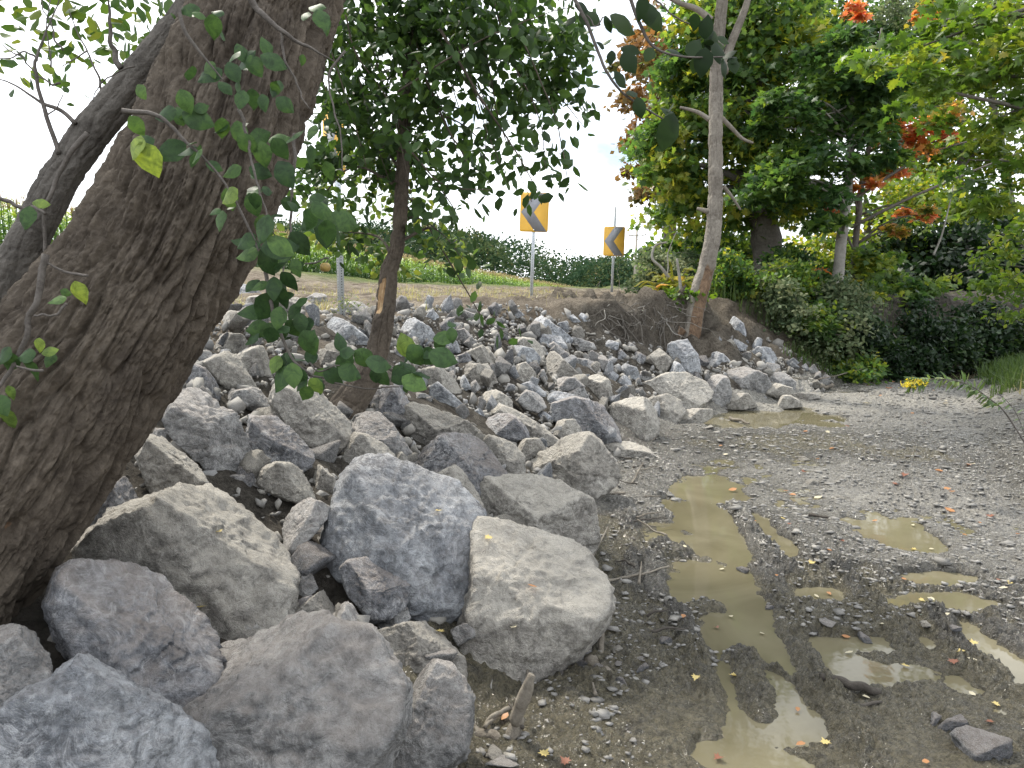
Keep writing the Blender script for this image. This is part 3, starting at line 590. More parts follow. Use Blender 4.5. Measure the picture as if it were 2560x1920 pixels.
C|70,730 90,700 150,790 150,825 100,815|g|||thin upright slab in the middle of the slope
C|-30,720 50,700 110,810 40,840 -20,800|t|||tan stone beside the thin upright slab
B|1330,790 1430,760 1440,830 1370,855|g|||grey stone under the right tip of the hanging branch
B|1720,1040 1800,980 1890,1010 1880,1070 1780,1080|b|||pale grey stone behind the long tan boulder
B|1650,650 1720,620 1790,690 1740,705 1660,690|d|||dark grey stone in the upper middle rows
B|1720,620 1820,580 1910,660 1870,715 1800,690|t|||tan stone next to the dark grey one in the upper middle rows
B|1580,720 1640,690 1680,740 1600,765|g|||small flat stone above the broad tan mid slope stone
B|1700,710 1800,700 1880,720 1900,860 1800,865 1720,790|t|||big tan stone left of the thin upright slab
B|1720,830 1770,800 1800,850 1760,885|g|||rounded small stone below the big tan stone by the thin slab
B|1640,780 1700,770 1740,850 1690,865|b|||small bluish stone right of the broad tan mid slope stone
B|1250,610 1290,570 1310,640 1280,690|d|||small dark upright stone right of the slender trunk
B|1240,1280 1300,1265 1380,1350 1390,1395 1280,1385|t|d.98||low tan stone right of the cream coloured block
E|700,1660 760,1610 900,1590 1000,1640 1010,1700 700,1720|t|d.97||pale stone just showing at the bottom edge by the creek
E|1450,930 1480,870 1590,840 1630,910 1600,970 1480,985|d|d.97||mud covered dark stone at the foot of the huge tan slab
E|1590,370 1640,350 1670,400 1650,460 1610,440|t|d.98||small tan stone at the creek end of the huge tan slab
'''
DEPTHS = []
for k, line in enumerate(ROCKS.strip().splitlines()):
    o, d = traced_rock(k, line); DEPTHS.append(d)
# filler stones wedged between the traced boulders, each an object of its own
rg = np.random.RandomState(5); protos = []
for k in range(14):
    P = rg.normal(size=(10, 3)); P /= np.linalg.norm(P, axis=1)[:, None]; P = P * np.array([1, rg.uniform(.65, .95), rg.uniform(.45, .8)])
    protos.append(boulder_mesh('stone', P, 4, None, 900 + k, chips=8)[0])
for me in protos: me.materials.clear()
pm = []
for k, me in enumerate(protos):
    me.materials.append(ROCK['bgtdggbt'[k % 8]])
FILL = [('small pale stone in the rubble high on the rock slope near the soil cliff', 'small stones near the soil cliff'), ('small stone wedged between larger boulders in the middle of the rock slope', 'small stones wedged between boulders'), ('small loose stone in the rubble strip along the top of the rock slope', 'small stones along the slope top')]
n = 0; tries = 0
while n < 215 and tries < 5000:
    tries += 1
    y = rg.uniform(2.3, 5.2) if n < 75 else rg.uniform(5.0, 11.2); uu = rg.uniform(0.1, 3.2); x = float(Xt(y)) - uu
    if x < -0.5 * y + 0.2: continue
    zz = float(ground(x, y)); s = rg.uniform(0.06, 0.15) if y < 5 else rg.uniform(.06, .135)
    if zz > 1.25 or (y > 9.6 and uu > 1.7): continue
    k = rg.randint(14); o = bpy.data.objects.new('stone', protos[k]); COL.objects.link(o)
    o.location = (x, y, zz + s * (0.75 if y > 5 else .3)); o.scale = (s, s, s); o.rotation_euler = tuple(rg.uniform(-3, 3, 3))
    lab, grp = FILL[2 if zz > 0.98 else 0 if x > 0.6 and y > 7.5 else 1]
    tag(o, lab, 'stone', grp); n += 1
# rubble and gravel that nobody could count
_b = bmesh.new()
for q_ in np.random.RandomState(3).normal(size=(11, 3)): _b.verts.new(q_ / np.linalg.norm(q_))
bmesh.ops.convex_hull(_b, input=_b.verts); bmesh.ops.triangulate(_b, faces=_b.faces); _b.verts.index_update(); ivr = np.array([q_.co[:] for q_ in _b.verts]); if_ = np.array([[q_.index for q_ in f_.verts] for f_ in _b.faces])
def rand_rot(n, rg):
    q = rg.normal(size=(n, 4)); q /= np.linalg.norm(q, axis=1)[:, None]; w, x, y, z = q.T
    return np.stack([np.stack([1 - 2 * (y * y + z * z), 2 * (x * y - z * w), 2 * (x * z + y * w)], -1), np.stack([2 * (x * y + z * w), 1 - 2 * (x * x + z * z), 2 * (y * z - x * w)], -1), np.stack([2 * (x * z - y * w), 2 * (y * z + x * w), 1 - 2 * (x * x + y * y)], -1)], 1)
N = 9000; y = 2.0 + 9.6 * rg.rand(N) ** .7; uu = rg.uniform(0.0, 3.4, N); kc = ~((y > 9.6) & (uu > 1.75)); y, uu = y[kc], uu[kc]; N = len(y); x = Xt(y) - uu; zz = ground(x, y)
s = np.exp(rg.normal(-3.9, 0.55, N)); mb = MB()
mb.inst(ivr * [1, .8, .6], [if_], np.stack([x, y, zz + s * 0.3], 1), rand_rot(N, rg), s, rg.rand(N))
m, nt, bs, out = mat_new('rubble'); a = nn(nt, 'ShaderNodeAttribute', attribute_name='tint'); tcm = nn(nt, 'ShaderNodeTexCoord')
c = ramp(nt, a.outputs['Fac'], [(0, (0.10, 0.095, 0.085)), (0.35, (0.17, 0.165, 0.155)), (0.7, (0.245, 0.23, 0.20)), (1, (0.17, 0.175, 0.185))])
c = mixc(nt, math_(nt, 'MULTIPLY', noise(nt, tcm.outputs['Object'], 40, 5, 0.7), 0.45), c, (0.33, 0.315, 0.285)); lk(nt, c, bs.inputs['Base Color']); bs.inputs['Roughness'].default_value = 0.85
bump(nt, bs, noise(nt, tcm.outputs['Object'], 80, 6, 0.7), 0.5, 0.01)
RUB = m; tag(mb.build('rubble', m), 'fine stone rubble filling the gaps between the boulders', kind='stuff')
N = 26000; y = np.exp(rg.uniform(math.log(2.3), math.log(12.6), N)); a = rg.rand(N) ** 0.8; x = Xt(y) + 0.02 + a * (Xr(y) + 1.6 - Xt(y))
okm = (x < y * 0.75) & ((x > y * 0.1 + 0.4) | (rg.rand(N) < 0.8)); x, y = x[okm], y[okm]; N = len(x)
dens = 0.6 * fbm(p2(x * 0.8, y * 0.8), 3, 51) + 0.06 + 2.2 * sstep(4.4, 6.6, y) + 0.9 * sstep(-1.0, 0.6, x - Xr(y)) + 0.75 * sstep(1.1, 0.2, x - Xt(y)); pudm = np.zeros(N, bool)
for (a_, b_, rx_, r_) in PUD:
    c0 = on_plane('V', a_, b_); hi_ = on_plane('V', a_, b_ - r_); lo_ = on_plane('V', a_, b_ + r_); pudm |= ((x - c0[0]) / (rx_ * c0[1] / 1658)) ** 2 + ((y - (hi_[1] + lo_[1]) / 2) / ((hi_[1] - lo_[1]) / 2)) ** 2 < 1.0
kk = (dens > 0.34) & ~pudm; x, y = x[kk], y[kk]; N = len(x)
s = np.exp(rg.normal(-4.65, 0.5, N)) * (0.8 + 0.05 * y); zz = mudz(x, y) + s * .12; mb = MB()
yaw = rg.uniform(0, 6.28, N); cz, sz_ = np.cos(yaw), np.sin(yaw); R = np.zeros((N, 3, 3)); R[:, 0, 0] = cz; R[:, 0, 1] = -sz_; R[:, 1, 0] = sz_; R[:, 1, 1] = cz; R[:, 2, 2] = 1
mb.inst(ivr * [1.25, .85, .38], [if_], np.stack([x, y, zz], 1), R, s, np.clip(rg.rand(N) * .6 + .2 * sstep(5, 9, y), 0, 1))
tag(mb.build('gravel', RUB), 'loose flat gravel scattered over the creek mud', kind='stuff')
# ------------------------------------------------------------------ foliage tools
LEAF_V = np.array([(0, 0, 0), (0, .36, .05), (0, .72, .03), (0, 1, -.05), (-.30, .30, .0), (-.27, .68, -.03), (.30, .30, .0), (.27, .68, -.03)], float)
LEAF_V[:, 2] += 0.0; LEAF_V[4:, 2] -= 0.06
LEAF_F = [np.array([(0, 1, 4), (0, 6, 1), (2, 3, 5), (2, 7, 3)]), np.array([(1, 2, 5, 4), (1, 6, 7, 2)])]
# fuller toothed leaf for the nearest twigs
_h2 = [(0.0, 0.0), (.15, .08), (.29, .22), (.35, .38), (.345, .52), (.29, .67), (.19, .82), (.09, .93), (0, 1.03)]
_lv = [(0, 0, 0)] + [(0, y, 0.02) for x, y in _h2[1:]]; _nl = len(_lv)
BIG_V = np.array(_lv + [(-x * (1 + .05 * (i % 2)), y, -.10 * x - .04 * math.sin(y * 7)) for i, (x, y) in enumerate(_h2[1:-1])] + [(x * (1 + .05 * ((i + 1) % 2)), y, -.16 * x + .03 * math.sin(y * 6)) for i, (x, y) in enumerate(_h2[1:-1])], float)
BIG_V[:, 2] -= 0.16 * BIG_V[:, 1] ** 2
_q = []; _t = []
for side in (0, 1):
    b0 = _nl + side * (len(_h2) - 2)
    _t.append((0, 1, b0) if side == 0 else (0, b0, 1)); e = _nl - 1
    _t.append((e - 1, e, b0 + len(_h2) - 3) if side == 0 else (e - 1, b0 + len(_h2) - 3, e))
    for i in range(len(_h2) - 3):
        _q.append((1 + i, 2 + i, b0 + i + 1, b0 + i) if side == 0 else (1 + i, b0 + i, b0 + i + 1, 2 + i))
BIG_F = [np.array(_t), np.array(_q)]
_mo = [(0, 0), (.10, .16), (.42, .06), (.30, .26), (.52, .44), (.30, .46), (.30, .64), (.14, .60), (0, 1.0)]
_mo = _mo + [(-x, y) for x, y in _mo[-2:0:-1]]
MAPLE_V = np.array([(0, .38, .03)] + [(x, y, -.10 * abs(x) - .08 * y * y) for x, y in _mo]); MAPLE_F = [np.array([(0, 1 + i, 1 + (i + 1) % len(_mo)) for i in range(len(_mo))])]
DIA_V = np.array([(0, 0, 0), (.34, .45, -.05), (0, 1, -.04), (-.34, .5, -.05)], float); DIA_F = [np.array([(0, 1, 2), (0, 2, 3)])]
NARROW_V = np.array([(0, 0, 0), (.11, .35, 0), (.07, .75, -.05), (0, 1, -.12), (-.07, .75, -.05), (-.11, .35, 0)], float); NARROW_F = [np.array([(0, 1, 4, 5), (1, 2, 3, 4)])]
TMPL = {'leaf': (LEAF_V, LEAF_F), 'big': (BIG_V, BIG_F), 'maple': (MAPLE_V, MAPLE_F), 'dia': (DIA_V, DIA_F), 'narrow': (NARROW_V, NARROW_F)}
def scatter_leaves(mb, pos, size, tint, tm, rg, up=0.7, out=None, droop=0.35):
    n = len(pos); d = rg.normal(size=(n, 3)); d[:, 2] -= droop
    if out is not None: d += out
    nz = rg.normal(size=(n, 3)) * (1 - up); nz[:, 2] += up
    tv, tf = TMPL[tm]; mb.inst(tv, tf, pos, rot_frames(d, nz), size, tint)
def blob(c, cx, cy, rx, ry, d, rd=None):
    """ellipsoid from a pixel box at depth d: centre, radii"""
    o = at(c, cx, cy, d); s = CROP[c][2]; a = rx / s / F * d; b = ry / s / F * d
    return o, np.array([a, rd if rd else (a + b) * 0.5, b])
def crown(blobs, clumps, leaves, size, tm, rg, tint=(0.1, 0.9), flat=0.55, cr=0.32, up=0.55, shell=0.5, mb=None, tj=0.12):
    mb = mb or MB(); vol = np.array([np.prod(r) for _, r in blobs]) ** 0.72; vol /= vol.sum(); tips = []
    for (c, r), w in zip(blobs, vol):
        k = max(2, int(round(clumps * w))); u = rg.normal(size=(k, 3)); u /= np.linalg.norm(u, axis=1)[:, None]
        cc = c + u * r * (rg.rand(k, 1) ** shell); tips.append(cc)
        lt = rg.uniform(tint[0], tint[1], k); rad = cr * rg.uniform(0.6, 1.35, k) * float(np.cbrt(np.prod(r))) / 1.0
        n = leaves; g = rg.normal(size=(k, n, 3)); g *= 0.62; g[..., 2] *= flat
        pos = cc[:, None, :] + g * rad[:, None, None]
        # sprays sag at their ends
        pos[..., 2] -= 0.25 * (g[..., 0] ** 2 + g[..., 1] ** 2) * rad[:, None]
        keep = rg.rand(k, n) < rg.uniform(0.55, 1.0, (k, 1)); pos = pos.reshape(-1, 3)[keep.ravel()]
        outv = g.copy(); outv[..., 2] = 0; outv = outv.reshape(-1, 3)[keep.ravel()] * 1.1
        tt = np.clip((lt[:, None] + rg.normal(size=(k, n)) * tj).ravel()[keep.ravel()], 0, 1)
        scatter_leaves(mb, pos, size * rg.uniform(0.7, 1.25, len(pos)), tt, tm, rg, up, outv)
    return mb, np.concatenate(tips)
def limbs(mb, trunk, rad, tips, n, rg, r0=0.25, sides=6):
    """curved branches from trunk points out to some of the clumps"""
    tips = tips[rg.permutation(len(tips))[:n]]; L = len(trunk)
    for t in tips:
        ds = np.linalg.norm(trunk - t, axis=1) - 0.9 * np.minimum(0, trunk[:, 2] - t[2]); i = int(np.clip(np.argmin(ds) - rg.randint(0, max(2, L // 6)), 1, L - 1)); a = trunk[i]
        mid = (a + t) / 2 + np.array([0, 0, 0.10 * np.linalg.norm(t - a)]) + rg.normal(size=3) * 0.06 * np.linalg.norm(t - a)
        P = smooth_path([a, mid, t], 9); ra = max(0.006, rad[i] * r0); mb.tube(P, np.linspace(ra, max(0.004, ra * 0.18), 9), sides)
def bark_tube(name, P, R, ns, nt_, mat, parent, fx, fy, amp, seed=0, twist=0.0, wood=None, fine=1.0, flare=None):
    """trunk with real furrowed bark; fx, fy plates per metre across and along"""
    P = smooth_path(P, ns); R = smooth_path(np.asarray(R, float)[:, None], ns)[:, 0]
    T = np.gradient(P, axis=0); seg = np.linalg.norm(np.diff(P, axis=0), axis=1); s = np.concatenate([[0], np.cumsum(seg)]); T /= np.linalg.norm(T, axis=1)[:, None]
    ref = np.array([0, 1.0, 0.05]); A = np.cross(T, ref); A /= np.linalg.norm(A, axis=1)[:, None]; B = np.cross(T, A)
    th = np.linspace(0, 2 * np.pi, nt_, endpoint=False); TH, SS = np.meshgrid(th, s); RR = np.repeat(R[:, None], nt_, 1); rm = R.mean()
    # unrolled bark coordinates, the seam turned away from the creek
    tw = ((TH + twist * SS / rm - np.pi / 2 + np.pi) % (2 * np.pi) - np.pi).ravel() * rm; w_ = SS.ravel(); q = np.stack([tw, np.zeros(len(tw)), w_], 1)
    g = np.stack([tw * fx, w_ * fy, np.full(len(tw), 3.3)], 1); wp = np.stack([fbm(q * [fx * .25, 1, fx * .11], 3, seed + 40), np.zeros(len(q)), np.zeros(len(q))], 1)
    sat = lambda a, k: np.clip(np.abs(a) / k, 0, 1) ** .75
    h = 0.62 * sat(vnoise(g * .62 + wp * .5, seed + 1), .34) + 0.40 * sat(vnoise(g * [1.15, 1.5, 1] + wp * .6 + 7, seed + 2), .36) + 0.11 * sat(vnoise(g * [2.3, 3.2, 1] + wp * .5 + 17, seed + 3), .4)
    c1, c2 = worley(g * [1.25, 4.2, 1] + wp * .7, seed + 5); h += fine * .08 * np.clip((c2 - c1) / .22, 0, 1)
    h += fine * .13 * sat(vnoise(g * [4.2, 5.0, 1] + wp + 27, seed + 4), .45)
    h += fine * .15 * fbm(g * [2.4, 4.0, 1], 4, seed + 6, .62) + .22 * fbm(g * [.22, .3, 1], 2, seed + 8)
    tint = np.zeros(len(q))
    if wood is not None:
        tint = wood(TH.ravel(), SS.ravel(), s[-1], q); h = h * (1 - 0.8 * np.clip(tint, 0, 1)) - 0.5 * np.clip(tint, 0, 1) + np.clip(tint, 0, 1) * 0.5 * fbm(q * [fx * 1.2, fx * 1.2, fy * .6], 3, seed + 12)
    rr = RR.ravel() + amp * (h - 0.9)
    if flare is not None: rr = rr * flare(TH.ravel(), SS.ravel())
    v = np.repeat(P, nt_, 0) + rr[:, None] * (np.cos(TH).ravel()[:, None] * np.repeat(A, nt_, 0) + np.sin(TH).ravel()[:, None] * np.repeat(B, nt_, 0))
    a = (np.arange(ns - 1)[:, None] * nt_ + np.arange(nt_)[None]); b = (np.arange(ns - 1)[:, None] * nt_ + (np.arange(nt_)[None] + 1) % nt_)
    mb = MB(); mb.add(v, [np.stack([a, b, b + nt_, a + nt_], -1).reshape(-1, 4)], tint); return mb.build(name, mat, parent, True), P, R
APPLE = [(0.0, (0.024, 0.050, 0.016)), (0.45, (0.048, 0.095, 0.026)), (0.8, (0.09, 0.15, 0.035)), (1.0, (0.16, 0.20, 0.045))]
L_APPLE = leaf_mat('apple_leaf', APPLE, 0.34, 0.5, 0.3)
L_NEAR = leaf_mat('near_apple_leaf', [(0.0, (0.022, 0.048, 0.018)), (0.5, (0.038, 0.078, 0.025)), (0.8, (0.07, 0.13, 0.034)), (1.0, (0.20, 0.27, 0.06))], 0.25, 0.5, 0.25, 45)
TWIG = bark_mat('grey_twig', (0.06, 0.052, 0.045), (0.15, 0.135, 0.12), bumpd=0.004, scale=40)
BARK_A = bark_mat('furrowed_bark', (0.046, 0.037, 0.029), (0.135, 0.112, 0.087), wood=((0.20, 0.09, 0.035), (0.34, 0.18, 0.085)), bumpd=0.012, scale=11)
BARK_B = bark_mat('grey_apple_bark', (0.06, 0.054, 0.047), (0.15, 0.137, 0.12), bumpd=0.012, scale=20)
BARK_C = bark_mat('brown_ridged_bark', (0.042, 0.034, 0.027), (0.125, 0.103, 0.08), wood=((0.30, 0.19, 0.10), (0.46, 0.33, 0.19)), bumpd=0.008, scale=16)
BARK_D = bark_mat('pale_ridged_bark', (0.115, 0.10, 0.083), (0.26, 0.235, 0.198), wood=((0.085, 0.056, 0.038), (0.23, 0.155, 0.10)), bumpd=0.015, scale=9)

# ------------------------------------------------------------------ the big leaning trunk at the left
def v2r(hw, d): return hw / 0.864 / F * d * 0.864 * 1.15732 / 1.15732 / 0.864 * 0.864
ctr = pts('860,-760 760,-420 655,-170 590,0 528,165 462,330 395,465 312,600 180,785 25,985 -150,1170 -330,1340')[::-1]
hw = [112, 122, 132, 138, 152, 164, 166, 169, 188, 211, 240, 285][::-1]; dz = [2.75, 2.65, 2.55, 2.5, 2.45, 2.42, 2.4, 2.38, 2.34, 2.3, 2.26, 2.22][::-1]
PA = np.array([at('V', x, y, d) for (x, y), d in zip(ctr, dz)]); RA = [.955 * h / 1658 * d for h, d in zip(hw, dz)]
ta = empty('leaning_tree', PA[0], 'huge leaning tree with deeply furrowed brown bark filling the left of the view', 'tree')
def woodA(TH, SS, L, q): return 0.9 * sstep(0.05, 0.4, vnoise(q * [26, 1, 4] + 2.2, 77)) * sstep(.62, .5, SS) * sstep(.30, .38, SS) * sstep(-.1, .3, vnoise(q * [5, 1, 2] + 1.2, 78) + .2)
oA, cA, rA = bark_tube('trunk', PA, RA, 1000, 600, BARK_A, ta, 33, 2.9, 0.048, 11, 0.10, woodA)
rg = np.random.RandomState(21)
bl = [blob('V', 900, -900, 500, 300, 3.3, 1.4), blob('V', 300, -1000, 500, 300, 3.0, 1.5), blob('V', -300, -700, 450, 300, 3.2, 1.3)]  # unseen crown above the frame, added to shade the left rocks
mbl, tips = crown(bl, 46, 60, 0.085, 'leaf', rg, cr=0.5); lb = MB(); limbs(lb, cA[-260:], rA[-260:], tips, 12, rg, 0.2); mbl.build('crown', L_APPLE, ta); lb.each('branch', BARK_A, ta)

# ------------------------------------------------------------------ apple tree: narrow grey stem left of the big trunk, its twigs and hanging leaves
ctr = pts('560,-230 500,-110 440,-20 400,40 335,122 262,208 192,292 132,382 78,482 25,590 -12,700 -40,830')[::-1]
hw = [32, 33, 35, 37, 38, 39, 41, 42, 44, 47, 50, 56][::-1]
PB = np.array([at('V', x, y, 2.56) for x, y in ctr]); RB = [.87 * h / 1658 * 2.56 for h in hw]
tb = empty('apple_tree', PB[0], 'narrow grey barked apple tree leaning beside the huge trunk', 'tree')
oB, cB, rB = bark_tube('trunk', PB, RB, 420, 120, BARK_B, tb, 34, 9, 0.010, 31, 0.02)
tw = MB()
def twig(mb, c, s, d, r0, r1=0.0015, n=26, sides=6):
    P = smooth_path(path(c, s, d), n); rg_ = np.random.RandomState(int(abs(P[0][0] * 1000)) % 9999); L = np.linalg.norm(P[-1] - P[0])
    P = P + fbm(P * 9 / max(L, .3), 2, 3)[:, None] * rg_.normal(size=3) * 0.006; mb.tube(P, np.linspace(r0, r1, n), sides); return P
lv = MB(); rg = np.random.RandomState(33)
for s, d, r in [('605,1590 540,1380 470,1150 420,980 395,800 380,640 400,520 460,330 490,250 560,60 620,-120', 2.5, .0085), ('785,1285 640,1150 460,1080 330,1000 130,870 -80,800', 2.5, .0085), ('1265,705 1190,560 1140,330 1120,100 1130,-80', 2.52, .012),
                ('380,640 330,560 240,540 120,600 -40,600', 2.5, .004), ('610,885 510,850 400,760 200,600 80,500 -40,400', 2.55, .004), ('1050,960 1000,740 900,530 800,310 720,100', 2.6, .0045), ('895,530 760,620 640,690', 2.6, .003), ('1400,690 1250,730 1080,830 990,940 960,1050', 2.45, .003), ('650,520 560,360 470,150 420,-40', 2.6, .004), ('500,1190 590,1110 660,970', 2.48, .0028), ('530,690 510,500 480,300 520,0', 2.6, .003)]:
    twig(tw, 'N', s, d, r)
for s, d, r in [('560,860 440,1000 320,1260 280,1390 290,1646', 2.25, .009), ('-20,1280 150,1330 290,1385', 2.2, .006)]: twig(tw, 'T', s, d, r, .005)
for s, d, r in [('290,-10 240,220 190,420 120,640 20,800 -40,880', 2.0, .0105), ('300,50 420,100 560,135', 2.0, .003), ('215,365 350,390 430,310', 1.98, .0025), ('105,710 200,735 280,735', 1.95, .003)]: twig(tw, 'A', s, d, r, .004)
# upper left leaves, out of the frame's top edge
bl = [blob('V', 60, 50, 90, 60, 3.1, .35), blob('V', 180, 30, 90, 60, 3.1, .35), blob('V', 270, 60, 70, 80, 3.0, .3), blob('V', 330, 20, 60, 50, 3.0, .3), blob('V', 20, 130, 40, 50, 3.2, .3), blob('V', 150, -80, 260, 90, 3.0, .6), blob('V', 310, 130, 40, 40, 3.0, .2)]
crown(bl, 46, 9, 0.062, 'leaf', rg, (0.35, 0.95), cr=0.8, mb=lv)
cc, rr_ = blob('V', 130, 160, 110, 60, 2.9, .3); p_ = cc + rg.normal(size=(26, 3)) * rr_ * .6; scatter_leaves(lv, p_, rg.uniform(.03, .05, 26), rg.uniform(.2, .7, 26), 'leaf', rg)
tw.each('twig', TWIG, tb); lv.build('crown', L_APPLE, tb)
# leaves set one by one, as pixel + length + direction angle (degrees, 0 right, 90 down)
def near_leaves(mb, c, s, d, rg, extra=0.35, scale=1.28):
    for p in pts(s):
        ang = math.radians(p[3] if len(p) > 3 else rg.uniform(-20, 200)); L = p[2] / CROP[c][2] / F * d * scale; dd = d + rg.uniform(-.06, .06)
        dirv = np.array([[math.cos(ang), rg.uniform(-.5, .5), -math.sin(ang)]]); nrm = np.array([[rg.uniform(-.6, .6), -1.0, rg.uniform(0.0, 1.1)]])
        o = at(c, p[0], p[1], dd)[None] - dirv * L * 0.5; tv, tf = TMPL['big']
        mb.inst(tv, tf, o, rot_frames(dirv, nrm), np.array([L]), np.array([p[4] if len(p) > 4 else rg.uniform(.05, .75)]))
        if rg.rand() < extra * 1.6:
            o2 = o + rg.normal(size=(1, 3)) * L * .35 + [[0, .04, 0]]; dv = rg.normal(size=(1, 3)); mb.inst(tv, tf, o2, rot_frames(dv, np.array([[0, -.8, .8]]) + rg.normal(size=(1, 3)) * .3), np.array([L * .8]), np.array([rg.uniform(.05, .6)]))
hb = MB(); hl = MB(); rg = np.random.RandomState(44)
P1 = [('T', '1130,-40 1180,180 1260,300 1340,400 1440,520', 1.85, .006), ('T', '1590,-40 1700,110 1830,215 1990,310 2150,390', 1.9, .009), ('T', '790,720 980,730 1100,810 1200,920 1320,1030 1440,1170 1540,1340 1660,1580', 1.8, .006), ('T', '1800,200 1850,400 1920,560 1990,700', 1.9, .004), ('T', '1530,700 1600,900 1640,1120 1700,1330 1780,1550', 1.8, .0045), ('T', '1900,860 1880,1200 1860,1300', 1.95, .005),
      ('T', '2212,330 2120,480 2140,640 2190,900 2200,1100', 2.2, .004), ('B', '400,-60 430,100 480,400 550,600 640,720 850,820 1100,830 1290,830', 2.05, .0065), ('L', '110,60 220,300 340,560 360,620', 1.9, .004), ('L', '700,-20 690,250 680,420 640,640 600,900 450,960', 2.3, .005), ('B', '700,690 760,740 900,700', 2.03, .003)]
for c, s, d, r in P1: twig(hb, c, s, d, r)
near_leaves(hl, 'T', '1210,60,110,170 1285,95,70 1370,180,120,100 1400,80,70,200 1340,480,140,150 1350,450,110,60 1500,460,110,60 1580,370,140,-40 1760,390,140,20 1560,340,110 1640,420,120,60 1450,560,90,40 1770,570,100,110 1550,640,100,100 1690,660,90,80 1830,670,110,40 1190,650,120,70 1270,760,160,20 1300,690,80,-30 1060,730,130,170 1090,970,170,150 1200,965,110,170 1260,1000,90 1430,830,110,100 1540,850,120,80 1660,880,140,-20 1600,930,120,40 1790,890,110,-20 1690,990,130,80 1800,960,120,60 1490,1100,110,160 1670,1100,120,20 1830,1120,150,60 1470,1260,120,150,.9 1640,1300,90,100 1410,1420,110,100,.6 1380,1360,60 1690,1470,150,110 1980,1420,130,120 2100,1500,140,100 1580,1550,120,150 1810,1580,150,30 870,945,130,110,1.0 960,1040,190,75,.95 905,590,90,60,.8 880,810,110,60,.7 1990,1000,110,100 2050,1350,100,60 2000,850,90,120 2110,1100,100,80 2070,120,120,60 2040,40,100,0 1940,390,60', 1.82, rg, .45)
near_leaves(hl, 'B', '570,170,120,60 620,70,90,-40 470,210,120,90 380,190,90,160 520,270,130,80 420,330,170,120,.2 500,400,120,100 600,350,110,-60 650,290,70,-40,.4 370,470,130,170 330,530,100,150 450,520,110,120 600,470,110,60 700,560,140,70 650,430,110,80 520,500,80,100,.6 480,700,100,110,.85 520,790,150,120 600,770,130,80 640,790,120,70 745,840,100,60,.85 680,890,100,120,.7 560,690,110,70,.2 760,760,90,-50 930,680,130,-60 860,770,120,40 960,750,130,20 1060,660,130,40 1160,690,140,10 1165,780,110,50 1320,580,140,-110,.9 1390,640,130,60 1440,650,110,40 1560,650,150,15,.5 1380,810,140,20,.8 1290,770,120,-30 1480,620,90,-40 1330,850,60,80 1570,520,120,-10 1620,510,80', 2.03, rg, .5)
near_leaves(hl, 'L', '60,70,190,80,.75 310,130,200,70 400,400,260,100 230,520,240,200,.2 240,640,200,170 590,560,300,-10,.1 480,730,270,70 880,280,240,140 1040,200,180,60 1060,430,260,80 1260,300,260,15 740,790,160,70,.6 700,130,170,20 930,230,150', 1.95, rg, .3)
near_leaves(hl, 'A', '510,240,130,80,1.0 360,280,90,170,.8 420,235,60,20 250,575,80,100,.95 320,610,80,-20,.9 165,640,110,170 195,740,150,95,.4 60,690,130,120 20,640,110,130 65,880,80,80,.85 30,1060,180,100,.85 10,960,120,60', 1.97, rg, .1)
near_leaves(hl, 'T', '170,1400,120,100,.5 265,1305,80,0,.9', 2.2, rg, 0)
# smaller fringe between trunk and slender tree
hang = empty('hanging_branch', path('T', '1590,-40', 1.9)[0], 'leafy apple branch hanging down in front of the furrowed trunk and the rocks', 'branch')
hb.each('twig', TWIG, hang); hl.build('leaves', L_NEAR, hang)

# ------------------------------------------------------------------ slender tree rising out of the rocks
cb = [('B', 905, 1060), ('B', 960, 960), ('B', 1030, 860), ('B', 1080, 780), ('B', 1122, 680), ('B', 1158, 540), ('B', 1178, 400), ('B', 1197, 250), ('B', 1218, 100), ('S', 368, 1560), ('S', 395, 1250), ('S', 405, 1000), ('S', 425, 700), ('S', 445, 450), ('S', 470, 200), ('S', 490, 0), ('S', 500, -200)]
hwB = [118, 108, 96, 84, 72, 68, 64, 58, 50, 42, 38, 36, 34, 32, 28, 26, 22]
dC = slope_hit(*px('B', 960, 1010)) * 1.0
PC = np.array([at(c, x, y, dC) for c, x, y in cb]); RC = [h / 2.572 / F * dC for h in hwB]
tcx = empty('slender_tree', PC[0], 'slender brown tree rising out of the rocks with a torn bark patch', 'tree')
LC = np.linalg.norm(np.diff(PC, axis=0), axis=1).sum()
def woodC(TH, SS, L, q):
    t = SS / L; left = sstep(0.1, .75, np.cos(TH - WOODC)); return left * sstep(.235, .265, t) * sstep(.345, .315, t) * sstep(-.2, .3, vnoise(q * [34, 1, 9], 5) + 0.3)
WOODC = 0.35
oC, cC, rC = bark_tube('trunk', PC, RC, 620, 110, BARK_C, tcx, 40, 7, 0.019, 51, 0.03, woodC)
tw = MB(); lv = MB(); rg = np.random.RandomState(55)
